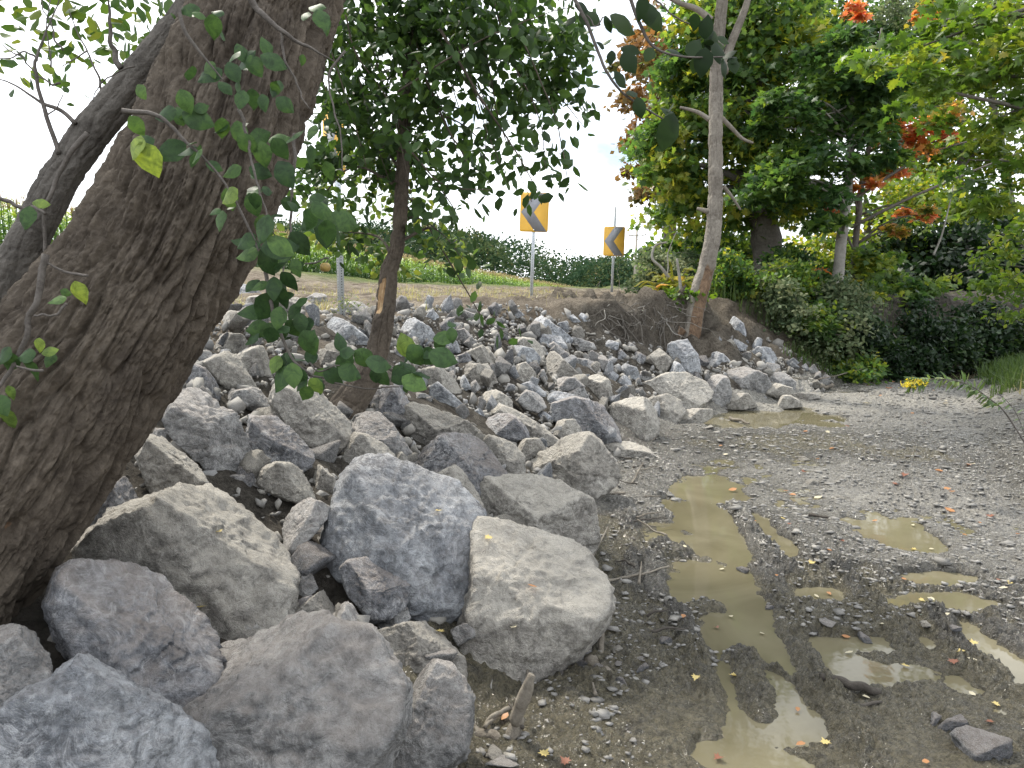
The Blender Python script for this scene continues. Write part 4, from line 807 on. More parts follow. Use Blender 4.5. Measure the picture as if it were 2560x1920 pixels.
TWC = ['V:950,60 1030,200 1110,320 1170,430', 'V:1000,20 1100,110 1200,200 1262,275', 'V:900,130 960,260 1010,360 1000,410', 'V:800,90 870,300 960,420 995,480', 'V:700,140 790,300 900,450 1003,620 1047,690 1110,728', 'V:1040,60 1080,160 1120,260 1180,330', 'V:1120,30 1180,90 1240,170 1265,250', 'V:890,330 960,400 1060,410', 'V:860,200 980,120 1100,60 1250,10', 'V:880,400 800,330 700,260 640,240', 'V:850,480 900,470 960,510 1000,560', 'V:930,240 1000,270 1060,330 1080,380', 'V:760,60 740,220 760,380 800,500', 'V:660,300 690,420 740,500 760,560', 'V:1060,0 1160,30 1230,60 1262,120', 'V:960,20 1000,130 1060,230 1110,270'] + ['V:%d,%d %d,%d %d,%d %d,%d' % (x, -20 + 17 * (i % 4), x + 25 + 11 * (i % 3), 120, x + 70 + 9 * (i % 5), 230 + 20 * (i % 3), x + 95 + 17 * (i % 4), 330 + 35 * (i % 4)) for i, x in enumerate(range(650, 1130, 32))]
for i, s in enumerate(TWC):
    c, s2 = s.split(':'); d = dC + rg.uniform(-.7, .5); P = twig(tw, c, s2, d, .009 if i < 5 else .006, .002, 30)
    n = 44; ii = rg.randint(4, 30, n); p_ = P[ii] + rg.normal(size=(n, 3)) * [.07, .08, .06]
    scatter_leaves(lv, p_, rg.uniform(.06, .10, n), rg.uniform(.0, .55, n), 'leaf', rg, 0.45, droop=0.9)
bl = [blob('V', x, y, rx, ry, dC + dd, .5) for x, y, rx, ry, dd in [(700, 40, 80, 90, 0), (800, 60, 100, 110, -.2), (900, 70, 110, 110, 0), (1010, 40, 110, 70, -.3), (1130, 50, 110, 70, 0), (1205, 120, 50, 90, 0), (760, 220, 90, 110, .2), (850, 300, 70, 110, .3), (950, 170, 60, 60, -.3), (1150, 190, 70, 50, 0), (1000, -60, 350, 90, -.2), (700, 360, 50, 70, 0), (880, 200, 45, 60, -.4)]]
crown(bl, 175, 30, 0.070, 'leaf', rg, (0.0, 0.6), cr=0.42, mb=lv, up=.4)
bl = [blob('V', x, y, rx, ry, dC + .6, .4) for x, y, rx, ry in [(690, 430, 60, 60), (820, 400, 80, 90), (900, 440, 60, 50), (950, 530, 60, 40), (740, 500, 80, 50), (840, 560, 60, 50), (780, 320, 70, 70)]]
crown(bl, 75, 15, 0.065, 'leaf', rg, (0.5, 1.0), cr=0.5, mb=lv, up=.4)  # raised leaf tint paints these sprays as sunlit
mbx = MB(); limbs(mbx, cC[-300:], rC[-300:], np.array([b[0] for b in bl]), 7, rg, .3); mbx.each('branch', BARK_C, tcx)
tw.each('twig', BARK_C, tcx); lv.build('crown', L_APPLE, tcx)
# one apple left on the twig
ap = MB(); iv2, if2 = ico(3); av = iv2 * 0.016; av[:, 2] -= 0.006 * np.exp(-((iv2[:, 0] ** 2 + iv2[:, 1] ** 2) / .12)) * np.sign(iv2[:, 2]); ap.add(av + at('L', 1050, 780, 2.3), [if2], .5)
fr = ap.build('apple', plain('russet_apple', (0.30, 0.21, 0.06), .45, n=(60, .45)), None, True); tag(fr, 'single small russet yellow apple hanging above the bank beside the nearest signpost', 'apple')
st = MB(); twig(st, 'L', '830,750 950,735 1060,700 1050,755', 2.3, .003, .0015); st.build('stalk', TWIG, fr, True)

# ------------------------------------------------------------------ tall tree on the bank edge
ck = [('K', 1135, 1700), ('K', 1140, 1560), ('K', 1160, 1400), ('K', 1198, 1200), ('K', 1255, 1000), ('K', 1312, 800), ('K', 1355, 600), ('K', 1385, 400), ('K', 1397, 200), ('K', 1405, 0), ('U', 228, 900), ('U', 232, 620), ('U', 240, 330), ('U', 262, 100), ('U', 275, -60), ('U', 290, -500), ('U', 330, -1100)]
hK = [125, 108, 104, 104, 98, 86, 80, 76, 73, 70, 68, 66, 62, 56, 50, 40, 30]; dD = 10.9
PD = np.array([at(c, x, y, dD) for c, x, y in ck]); RD = [h / 4.148 / F * dD for h in hK]
td = empty('bank_tree', PD[1], 'tall pale barked tree on the bank edge with torn rust brown wood at its base', 'tree')
def woodD(TH, SS, L, q):
    t = SS; front = sstep(.25, .8, np.cos(TH - WOODD)); return front * sstep(1.5, 1.0, t + 0.25 * vnoise(q * 9, 3))
WOODD = 2.1
def flareD(TH, SS): return 1 + 0.55 * np.exp(-SS / .16) * (0.6 + 0.5 * np.cos(TH * 3 + 1))
oD, cD, rD = bark_tube('trunk', PD, RD, 700, 100, BARK_D, td, 30, 4.5, 0.024, 61, 0.05, woodD, flare=flareD)
mbx = MB()
for s, r in [('1060,1420 1000,1500 930,1590 880,1660', .075), ('1180,1500 1200,1580 1190,1680', .06)]:
    P = smooth_path(path('K', s, dD - .1), 20); mbx.tube(P, np.linspace(r, r * .4, 20), 10, .9)
mbx.each('root', BARK_D, td)
mbx = MB(); rg = np.random.RandomState(66)
for s, r, d in [('275,470 310,330 370,180 430,20 480,-200', .075, dD), ('200,130 110,60 0,20 -120,-40', .05, dD - .3), ('190,770 110,720 0,690', .035, dD - .3), ('270,760 330,820 400,890 470,920', .035, dD + .3), ('280,1200 330,1260 390,1350', .03, dD + .2), ('180,1360 110,1340', .04, dD)]:
    P = smooth_path(path('U', s, d), 20); mbx.tube(P, np.linspace(r, r * .5, 20), 8, 0)
bl = [blob('V', 1560, -260, 260, 200, dD, 1.6), blob('V', 1400, -160, 160, 110, dD, 1.2), blob('V', 1760, -150, 160, 110, dD, 1.2), blob('V', 1640, -20, 90, 50, dD + .6, .6)]
mbl, tips = crown(bl, 90, 60, .12, 'dia', rg, (.2, .8), cr=.3); limbs(mbx, cD[-200:], rD[-200:], tips, 14, rg, .3); mbx.each('branch', BARK_D, td); mbl.build('crown', L_APPLE, td)
# upper right overhanging twig with a few big dark leaves
ub = MB(); ul = MB(); rg = np.random.RandomState(67)
for s, r in [('1480,-60 1600,180 1700,420 1800,580 2000,720 2130,790', .006), ('1840,-80 1940,180 2030,310 2212,365 2500,365', .006), ('2020,-40 2100,60 2240,160', .003), ('1580,100 1640,170 1690,110', .0022)]: twig(ub, 'S', s, 2.3, r, .002)
near_leaves(ul, 'S', '1560,45,110,10 1730,150,110,60 1830,150,210,20 1930,60,150,110 2040,130,170,40 1990,90,150,90 1870,315,130,10 1740,370,90,100 1860,400,150,60 1990,350,110,120 1810,510,130,40 1930,690,130,70 2130,730,150,20 2120,850,230,100,.35 2160,330,120,0 2280,300,150,-60 2330,400,180,100 2440,340,150,80 2480,440,130,60 2390,250,150,-80 2350,170,140,-90', 2.3, rg, .25, 1.02)
near_leaves(ul, 'U', '90,150,110,90 215,250,120,100 100,420,110,100 350,420,110,80 250,300,110,-10', 2.3, rg, .2, 1.0)
over = empty('overhanging_twig', path('S', '1480,-60', 2.3)[0], 'bare twig with a few big dark leaves hanging into the sky at the top', 'branch')
ub.each('twig', TWIG, over); ul.build('leaves', leaf_mat('backlight_darkened_leaf', [(0, (.010, .022, .008)), (.5, (.018, .036, .012)), (1, (.04, .065, .02))], .3, .55, .2), over)  # leaf colour darkened to mimic backlighting against the sky
# ------------------------------------------------------------------ trees and shrubs beyond the rocks
BG = [(0.0, (0.026, 0.062, 0.022)), (0.35, (0.058, 0.118, 0.034)), (0.65, (0.11, 0.18, 0.04)), (0.85, (0.18, 0.24, 0.045)), (1.0, (0.32, 0.32, 0.06))]
L_BG = leaf_mat('mixed_maple_leaf', BG, 0.52, 0.5, 0.4)
L_OR = leaf_mat('turning_leaf', [(0, (.05, .09, .02)), (.3, (.20, .19, .04)), (.5, (.50, .30, .10)), (.8, (.56, .24, .11)), (1, (.48, .16, .11))], .55)
L_BR = leaf_mat('bronze_leaf', [(0, (.05, .08, .025)), (.5, (.15, .11, .04)), (1, (.26, .15, .06))], .35)
L_YG = leaf_mat('yellow_green_leaf', [(0, (.045, .095, .02)), (.5, (.10, .165, .03)), (.85, (.20, .24, .045)), (1, (.38, .32, .07))], .5, .45, .4)
L_DU = leaf_mat('dusty_leaf', [(0, (.030, .055, .025)), (.5, (.085, .12, .06)), (1, (.20, .22, .12))], .3, .7, .2)
L_DK = leaf_mat('shade_darkened_leaf', [(0, (.006, .015, .006)), (.6, (.015, .035, .012)), (1, (.05, .085, .022))], .3)  # leaf colour darkened to stand in for the tunnel's shade
L_WI = leaf_mat('grey_green_leaf', [(0, (.06, .09, .05)), (1, (.16, .19, .10))], .5)
L_GR = leaf_mat('grass_blade', [(0, (.04, .075, .02)), (.5, (.085, .135, .035)), (.8, (.18, .20, .07)), (1, (.34, .29, .15))], .35)
BARK_BG = bark_mat('dark_trunk_bark', (0.07, 0.062, 0.053), (0.17, 0.155, 0.135), bumpd=0.02, scale=6)
BARK_SM = bark_mat('pale_smooth_bark', (0.15, 0.14, 0.12), (0.30, 0.285, 0.255), bumpd=0.006, scale=6)
TREEGRP = 'trees along the left bank beyond the rocks'
def tree(name, label, trunk, radii, blobs, clumps, leaves, size, tm, mat, bmat, seed, tint=(.1, .8), nl=12, cat='tree', group=None, crk=.32, up=.55, flat=.5, extra=None, tj=.12):
    """trunk: list of (crop, x, y, depth); root is put on the ground under the trunk's foot"""
    rg = np.random.RandomState(seed); P = np.array([at(*t) for t in trunk]); P[0, 2] = min(P[0, 2], float(ground(P[0, 0], P[0, 1]))) - .05
    root = empty(name, P[0], label, cat, group); n = 40; S = smooth_path(P, n); R = smooth_path(np.array(radii, float)[:, None], n)[:, 0]
    S = S + fbm(S * 1.1, 3, seed)[:, None] * np.array([.05, .03, 0])
    tm_ = MB(); tm_.tube(S, R * (1 + .12 * vnoise(S * 5, seed)), 12); tm_.build('trunk', bmat, root, True)
    mb, tips = crown(blobs, clumps, leaves, size, tm, rg, tint, flat, crk, up, tj=tj)
    lm = MB(); limbs(lm, S, R, tips, nl, rg, .4)
    if extra:
        for s, d, r in extra: lm.tube(smooth_path(path('V', s, d), 18), np.linspace(r, r * .3, 18), 6)
    if lm.v: lm.each('branch', bmat, root)
    mb.build('crown', mat, root); return root
B = lambda L, d, rd=None: [blob('V', x, y, rx, ry, d + (dd[0] if dd else 0), rd) for x, y, rx, ry, *dd in L]
tree('maple_tree', 'big green maple with a vine covered trunk behind the tall bank tree', [('V', 1672, 660, 15.2), ('V', 1655, 520, 15.2), ('V', 1645, 400, 15.2), ('V', 1640, 300, 15.2), ('V', 1655, 100, 15.2), ('V', 1660, -200, 15.2)], [.34, .29, .26, .22, .18, .08],
     B([(1560, 120, 120, 130), (1690, 90, 120, 130), (1490, 250, 90, 100), (1610, 300, 130, 110), (1450, 380, 70, 60), (1520, 440, 110, 60), (1700, 430, 60, 60), (1600, 20, 160, 90), (1470, 140, 70, 70), (1430, 300, 60, 50), (1730, 250, 60, 80)], 15, 1.5), 270, 95, .155, 'maple', L_BG, BARK_BG, 101, (.25, 1.0), 26)
tree('bronze_tree', 'bronze leaved tree at the left end of the tree line against the sky', [('V', 1450, 640, 19), ('V', 1440, 400, 19), ('V', 1420, 100, 19)], [.2, .15, .06],
     B([(1385, 120, 60, 60), (1400, 220, 65, 60), (1375, 320, 50, 50), (1440, 180, 60, 90), (1420, 60, 50, 60), (1400, 400, 40, 40)], 19, 1.6), 70, 75, .17, 'dia', L_BR, BARK_BG, 102, (.15, .95), 10)
tree('young_maple', 'young dark green maple with a slim pale trunk and layered branches', [('V', 1800, 715, 13), ('V', 1812, 560, 13), ('V', 1824, 450, 13), ('V', 1836, 330, 13), ('V', 1845, 150, 13)], [.105, .095, .082, .06, .03],
     B([(1760, 330, 110, 40), (1850, 250, 120, 45), (1720, 410, 110, 40), (1820, 180, 100, 45), (1700, 240, 80, 40), (1880, 330, 90, 35), (1790, 120, 90, 50), (1900, 200, 80, 40), (1660, 380, 70, 40), (1770, 470, 70, 25)], 12.8, 1.1), 150, 90, .125, 'maple', L_BG, BARK_SM, 103, (.05, .58), 30, up=.7, flat=.4)
tree('orange_maple', 'maple with orange and red sprays of autumn leaves over the creek', [('V', 1835, 700, 14.5), ('V', 1850, 480, 14.5), ('V', 1880, 300, 14.5), ('V', 1900, 60, 14.5)], [.07, .06, .05, .02],
     B([(2010, 255, 95, 26), (2030, 305, 55, 18), (1960, 280, 60, 22), (1900, 365, 70, 20), (1850, 400, 40, 18), (1845, 20, 25, 20), (1990, 32, 40, 20), (1800, 430, 30, 22), (1815, 480, 20, 30), (1950, 310, 70, 20), (1990, 450, 60, 20), (1950, 490, 30, 18), (1790, 600, 40, 30)], 14, .5), 64, 80, .125, 'maple', L_OR, BARK_BG, 104, (.15, .85), 20, up=.7, flat=.35, tj=.14, extra=[('1830,440 1920,380 2010,330 2110,300', 14, .04), ('1840,490 1960,430 2100,370 2200,330', 14.2, .035)])
for k, (lab, bl, d, tn, s_, mt, tr) in enumerate([
    ('yellow green maple behind the slim pale trunk', [(1900, 520, 120, 80), (1960, 430, 110, 60), (1840, 560, 70, 60), (1780, 530, 70, 60), (1990, 560, 70, 50), (1740, 590, 60, 40)], 18.5, (.25, .95), .15, L_YG, (1890, 680)),
    ('tall yellow green tree above the dark creek tunnel', [(2060, 420, 110, 90), (2130, 300, 90, 90), (2000, 350, 80, 60), (2060, 200, 110, 90), (2150, 480, 50, 60), (2080, 520, 70, 40)], 20, (.15, .85), .17, L_YG, (2060, 690)),
    ('high green tree filling the back of the tree line', [(1850, 60, 150, 110), (1960, 140, 120, 110), (1760, 20, 120, 90), (1900, 240, 130, 90), (2040, 60, 110, 90)], 23, (.1, .6), .19, L_BG, (1930, 690)),
    ('grey green feathery tree at the upper right edge of the tree line', [(2080, 30, 120, 60), (2180, 60, 80, 80), (1960, 20, 80, 50), (2200, 200, 60, 80)], 21, (.1, .9), .11, L_WI, (2230, 690)),
    ('small green tree between the bank tree and the vine covered maple', [(1580, 520, 80, 70), (1500, 540, 70, 50), (1650, 590, 70, 60), (1440, 560, 60, 40), (1540, 600, 90, 40)], 17, (.2, .8), .14, L_BG, (1570, 650))]):
    x0, y0 = tr; top = min(b[1] for b in bl); xm = np.mean([b[0] for b in bl])
    tree('background_tree', lab, [('V', x0, y0, d), ('V', (x0 + xm) / 2, (y0 + top) / 2, d), ('V', xm, top, d)], [.16, .12, .03], B(bl, d, 1.6), 130, 85, s_, 'dia', mt, BARK_BG, 110 + k, tn, 14)
tree('near_maple', 'bright yellow green maple reaching in from the right edge of the view', [('V', 2760, 900, 6.9), ('V', 2700, 500, 6.9), ('V', 2560, 200, 6.9), ('V', 2400, -300, 6.9)], [.17, .15, .12, .05],
     B([(2010, 95, 150, 55), (2120, 150, 130, 60), (1905, 130, 80, 35), (2150, 50, 110, 60), (1960, 185, 90, 25), (2190, 240, 60, 50), (2160, 340, 60, 60), (2180, 420, 40, 50), (2050, 20, 100, 40), (2260, 120, 110, 110), (2350, 0, 200, 150), (2120, 250, 50, 30)], 6.8, .7), 88, 46, .105, 'maple', L_YG, BARK_BG, 120, (.05, .8), 8, up=.72, flat=.35, crk=.42, extra=[('2540,380 2330,290 2212,236 2080,205 1990,180', 6.6, .028), ('2600,250 2350,170 2130,165 1960,150 1890,140', 6.8, .022), ('2560,420 2330,370 2200,350 2090,345', 6.9, .016)])
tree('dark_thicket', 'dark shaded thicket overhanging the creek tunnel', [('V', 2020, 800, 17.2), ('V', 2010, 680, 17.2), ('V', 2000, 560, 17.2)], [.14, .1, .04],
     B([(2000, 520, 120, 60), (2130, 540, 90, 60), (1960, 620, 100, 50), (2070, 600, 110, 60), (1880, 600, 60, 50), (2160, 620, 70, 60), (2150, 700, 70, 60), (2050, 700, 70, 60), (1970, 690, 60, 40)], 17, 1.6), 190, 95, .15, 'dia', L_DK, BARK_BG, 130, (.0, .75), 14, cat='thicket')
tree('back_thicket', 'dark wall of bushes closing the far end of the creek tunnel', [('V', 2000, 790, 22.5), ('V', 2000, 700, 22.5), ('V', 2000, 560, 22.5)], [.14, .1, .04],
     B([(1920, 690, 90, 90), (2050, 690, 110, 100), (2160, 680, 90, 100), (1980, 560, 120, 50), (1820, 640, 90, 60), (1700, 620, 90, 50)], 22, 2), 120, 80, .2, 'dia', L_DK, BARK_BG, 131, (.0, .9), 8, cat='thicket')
tree('leaning_sapling', 'green leaved sapling leaning over the mouth of the creek tunnel', [('V', 1850, 800, 14.4), ('V', 1880, 700, 14.4), ('V', 1905, 640, 14.4)], [.06, .05, .02],
     B([(1910, 640, 70, 35), (1960, 610, 70, 30), (1880, 690, 40, 30), (1940, 680, 50, 25), (1850, 640, 50, 30), (1900, 560, 80, 30)], 14, .9), 55, 60, .13, 'maple', L_BG, BARK_BG, 132, (.25, .85), 8, up=.7)
tree('edge_shrub', 'shrub with small pale yellow green leaves at the right edge', [('V', 2330, 900, 8.3), ('V', 2290, 700, 8.3), ('V', 2240, 560, 8.3)], [.04, .03, .01],
     B([(2170, 540, 55, 50), (2150, 620, 45, 40), (2195, 690, 28, 40), (2200, 600, 40, 60), (2110, 600, 25, 20), (2215, 480, 40, 50), (2260, 650, 60, 60)], 8.2, .5), 60, 26, .07, 'leaf', L_YG, BARK_BG, 133, (.1, .75), 14, cat='shrub', up=.4)
SH = 'bank_shrub'
for k, (lab, bl, d, tn, s_, tm, mt, tr, cl) in enumerate([
    ('dusty grey green bush hanging over the bank right of the rocks', [(1700, 650, 60, 30), (1740, 700, 70, 45), (1790, 750, 55, 40), (1770, 790, 40, 25), (1680, 620, 40, 25), (1810, 700, 40, 40)], 12.0, (.2, 1), .075, 'dia', L_DU, (1770, 800), 95),
    ('leafy green bush behind the base of the tall bank tree', [(1600, 590, 60, 35), (1650, 610, 50, 28), (1585, 625, 40, 18), (1700, 590, 50, 40), (1560, 580, 40, 40)], 12.6, (.1, .9), .085, 'dia', L_BG, (1610, 690), 70),
    ('tangled low bush beside the far signpost', [(1400, 600, 40, 30), (1440, 580, 40, 30), (1470, 610, 30, 25), (1370, 620, 25, 15), (1480, 560, 30, 30), (1420, 545, 40, 25)], 14.0, (.2, .9), .08, 'dia', L_DU, (1430, 650), 55),
    ('green undergrowth bush at the bend of the creek', [(1850, 740, 50, 45), (1880, 790, 50, 25), (1830, 690, 40, 40), (1900, 700, 30, 40), (1920, 770, 40, 25)], 14.0, (.15, .8), .09, 'dia', L_DU, (1870, 810), 80),
    ('shaded fern like bush left of the tunnel mouth', [(1760, 620, 60, 40), (1700, 560, 50, 40), (1790, 660, 40, 30)], 13.6, (.0, .6), .09, 'dia', L_BG, (1750, 700), 55)]):
    x0, y0 = tr; xm = np.mean([b[0] for b in bl]); ym = np.mean([b[1] for b in bl])
    tree(SH, lab, [('V', x0, y0, d), ('V', (x0 + xm) / 2, (y0 + ym) / 2, d), ('V', xm, ym - 20, d)], [.03, .022, .008], B(bl, d, .7), cl, 70, s_, tm, mt, BARK_BG, 140 + k, tn, 14, cat='shrub', crk=.4)
US = [(1570, 610, 50, 28, 13.4), (1650, 620, 50, 25, 13.4), (1700, 610, 50, 40, 13.0), (1760, 680, 45, 40, 13.0), (1820, 640, 50, 45, 14.5), (1870, 720, 45, 50, 15.2), (1840, 790, 50, 25, 13.4), (1510, 600, 50, 40, 14.5), (1890, 775, 45, 32, 15.6), (1935, 745, 50, 40, 16.2), (1960, 770, 60, 30, 18.0), (2040, 745, 60, 45, 15.6), (2105, 745, 60, 45, 14.9), (2160, 735, 60, 45, 14.2), (2215, 720, 50, 60, 13.4), (2000, 760, 50, 30, 16.5), (2000, 700, 70, 60, 18.5), (1460, 630, 40, 22, 13.5), (2110, 690, 60, 60, 16.2)]
for k, (x0, y0, rx, ry, d) in enumerate(US):
    dark = x0 > 1860; d = min(d, slope_hit(*px('V', x0, y0 + ry * .7)) - .25)  # tunnel shrubs take shade-darkened leaves to suggest the dark opening
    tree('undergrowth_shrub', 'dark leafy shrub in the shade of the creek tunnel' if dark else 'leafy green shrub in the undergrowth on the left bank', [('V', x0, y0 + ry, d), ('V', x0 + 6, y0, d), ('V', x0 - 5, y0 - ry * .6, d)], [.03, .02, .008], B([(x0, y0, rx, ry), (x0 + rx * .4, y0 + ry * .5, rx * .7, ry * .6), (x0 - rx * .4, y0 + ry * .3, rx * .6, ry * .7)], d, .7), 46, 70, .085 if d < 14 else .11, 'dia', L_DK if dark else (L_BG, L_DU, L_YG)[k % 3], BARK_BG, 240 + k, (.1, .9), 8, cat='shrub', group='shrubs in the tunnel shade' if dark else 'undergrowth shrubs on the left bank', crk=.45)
# bare crooked saplings by the bank tree and the golden sumac between them
for lab, s, d, r in [('bare curved grey sapling left of the tall bank tree', '1020,1350 980,1250 1020,1180 1045,1080 1040,950 1020,800 1005,690', 11.0, .035), ('broken bare sapling with a forked top behind the golden sumac', '1090,1120 1020,1010 930,900 840,780 750,690 780,560 900,520', 11.6, .03), ('thin dead stem arching over the golden sumac', '880,1060 900,900 915,760 910,640 970,480 1000,420', 11.8, .012), ('thin tilted dead stem in front of the dark trees on the right', '1975,590 1990,560', 13, .02)]:
    if d == 13: P = smooth_path(path('U', '1630,1640 1680,1520 1720,1370 1760,1190', 13.2), 24)
    else: P = smooth_path(path('K', s, d), 30)
    mbx = MB(); mbx.tube(P, np.linspace(r, r * .45, len(P)), 8); o = mbx.build('bare_sapling', BARK_SM, None, True); tag(o, lab, 'sapling')
rg = np.random.RandomState(150); su = empty('sumac', at('K', 900, 1120, 11.4), 'golden yellow sumac bush on the edge of the bank', 'shrub'); sl = MB(); ss = MB()
for k in range(34):
    o = at('K', rg.uniform(760, 1060), rg.uniform(880, 1130), 11.4 + rg.uniform(-.3, .3)); dr = rg.normal(size=3) * [1, .6, .2]; dr[2] += .15; dr /= np.linalg.norm(dr); L = rg.uniform(.22, .36)
    P = smooth_path([o, o + dr * L * .6 + [0, 0, .03], o + dr * L - [0, 0, .05]], 12); ss.tube(P, .003, 4)
    for sgn in (-1, 1):
        sd = np.cross(dr, [0, 0, 1.]) * sgn; n = 11; scatter_leaves_d = np.repeat((sd + dr * .4)[None], n, 0); tv, tf = TMPL['narrow']
        sl.inst(tv * [2.0, 1, 1], tf, P[1:], rot_frames(scatter_leaves_d, np.repeat([[0, -.3, 1.]], n, 0)), np.full(n, .085), np.clip(rg.normal(.33, .14) + rg.normal(size=n) * .06, 0, 1))
sl.build('leaves', leaf_mat('sumac_leaf', [(0, (.12, .17, .02)), (.5, (.33, .30, .025)), (.8, (.5, .36, .04)), (1, (.55, .22, .05))], .45), su); ss.build('stems', TWIG, su, True)

# ------------------------------------------------------------------ distant wood behind the corn
rg = np.random.RandomState(160); dw = MB()
tx = [420, 700, 940, 1000, 1060, 1120, 1160, 1210, 1260, 1330, 1420, 1560, 1800, 2300]; ty = [470, 478, 486, 500, 514, 518, 532, 540, 552, 556, 548, 560, 560, 540]
for k in range(170):
    vx = rg.uniform(420, 2200); d = rg.uniform(105, 150); ht = float(np.interp(vx, tx, ty)) + rg.uniform(-4, 26) * (1 if k % 3 else 2.0)
    r = rg.uniform(3.2, 6.0); c = at('V', vx, ht, d) - [0, 0, r * .9]; n = 1100
    u = rg.normal(size=(n, 3)); u /= np.linalg.norm(u, axis=1)[:, None]; p_ = c + u * [r, r, r * .95] * rg.uniform(.75, 1.08, (n, 1)); low = p_[:, 2] < c[2]; p_[low, 2] -= rg.uniform(0, 9, low.sum())
    scatter_leaves(dw, p_, rg.uniform(.3, .65, n), np.clip(rg.uniform(.1, .8) + rg.normal(size=n) * .12, 0, 1), 'dia', rg, .5, u * 1.5)
tag(dw.build('distant_wood', leaf_mat('distant_leaf', [(0, (.022, .048, .028)), (.5, (.040, .074, .036)), (.85, (.095, .12, .05)), (1, (.15, .12, .06))], .15, .8, .05)), 'dark green wood on the hillside beyond the corn field', kind='stuff')

# ------------------------------------------------------------------ corn
def corn_plant(rg, H):
    mb = MB(); mb.tube(np.array([[0, 0, 0], [.01, 0, H * .5], [0.0, .01, H * .93]]), [.016, .014, .008], 5, .35); a0 = rg.uniform(0, 6.28)
    for k in range(13):
        z = H * (.12 + .066 * k); az = a0 + (k % 2) * math.pi + rg.uniform(-.45, .45); L = rg.uniform(.5, .85) * (1 if k < 10 else .75); t = np.linspace(0, 1, 7); h = np.array([math.cos(az), math.sin(az), 0]); sd = np.array([-h[1], h[0], 0])
        rise = rg.uniform(.35, .6); P = np.array([[0, 0, z]]) + h * (L * .72 * t ** .85)[:, None] + np.array([0, 0, 1.]) * (L * (rise * 1.5 * t - (rise * 1.5 + rg.uniform(-.15, .25)) * t ** 2.3))[:, None]
        w = .045 * np.sin(np.pi * np.clip(t * .93 + .07, 0, 1)) ** .7; v = np.stack([P - sd * w[:, None], P + [0, 0, -.012], P + sd * w[:, None]], 1).reshape(-1, 3)
        mb.add(v, [grid_faces(7, 3)], np.clip(.10 + .058 * k + rg.normal() * .10, 0, .86))  # lower leaves tinted darker as painted shade inside the crop
    for k in range(6):
        az = rg.uniform(0, 6.28); P = np.array([[0, 0, H * .9], [.05 * math.cos(az), .05 * math.sin(az), H * 1.0], [.11 * math.cos(az), .11 * math.sin(az), H * (1.02 + rg.uniform(0, .05))]]); mb.tube(P, [.006, .007, .003], 4, 1.0)
    return mb
L_CORN = leaf_mat('corn_leaf', [(0, (.022, .052, .016)), (.35, (.05, .115, .026)), (.65, (.15, .26, .045)), (.88, (.30, .38, .09)), (.94, (.36, .31, .14)), (1, (.42, .34, .18))], .28, .5, .3)
CX_ = [-140, 20, 330, 600, 870, 1150, 1310, 1420]; CT = [405, 426, 468, 500, 553, 608, 635, 641]; CDp = [18, 20, 25, 30, 40, 68, 105, 130]
rg = np.random.RandomState(170); plants = []
for row in range(7):
    vx = -160.0
    while vx < 1400:
        d = float(np.interp(vx, CX_, CDp)) + row * .8 + rg.uniform(-.1, .1); tp = at('V', vx, float(np.interp(vx, CX_, CT)), d - row * .8); p = at('V', vx, 600, d); H = rg.uniform(2.05, 2.4)
        plants.append((p[0], p[1], tp[2] - H + rg.uniform(-.12, .10) + row * .02, H, row, vx)); vx += max(2.2, .21 / d * 1658 * rg.uniform(.7, 1.3))
protoc = []
for k in range(6):
    mb = corn_plant(rg, 2.25); protoc.append((np.concatenate(mb.v), [f for f in mb.f], np.concatenate(mb.t), mb.build('corn_plant', L_CORN).data)); bpy.data.objects.remove(bpy.data.objects['corn_plant'])
front = [p for p in plants if p[4] == 0 and -40 < p[5] < 900]; front = front[::max(1, len(front) // 130)]; fs = set(id(p) for p in front)
for p in front:
    o = bpy.data.objects.new('corn_plant', protoc[rg.randint(6)][3]); COL.objects.link(o); o.location = p[:3]; s = p[3] / 2.25; o.scale = (s, s, s); o.rotation_euler = (0, 0, rg.uniform(0, 6.28))
    tag(o, 'green corn plant with a tan tassel in the front row of the field', 'corn', 'corn plants in the front row')
cm = MB()
for p in plants:
    if id(p) in fs: continue
    v, f, t, _ = protoc[rg.randint(6)]; a = rg.uniform(0, 6.28); s = p[3] / 2.25; x, y = v[:, 0] * s, v[:, 1] * s
    cm.add(np.stack([p[0] + x * math.cos(a) - y * math.sin(a), p[1] + x * math.sin(a) + y * math.cos(a), p[2] + v[:, 2] * s], 1), f, np.clip(t + rg.normal() * .04, 0, 1))
tag(cm.build('corn_field', L_CORN), 'green corn field with tan tassels beyond the road', kind='stuff')

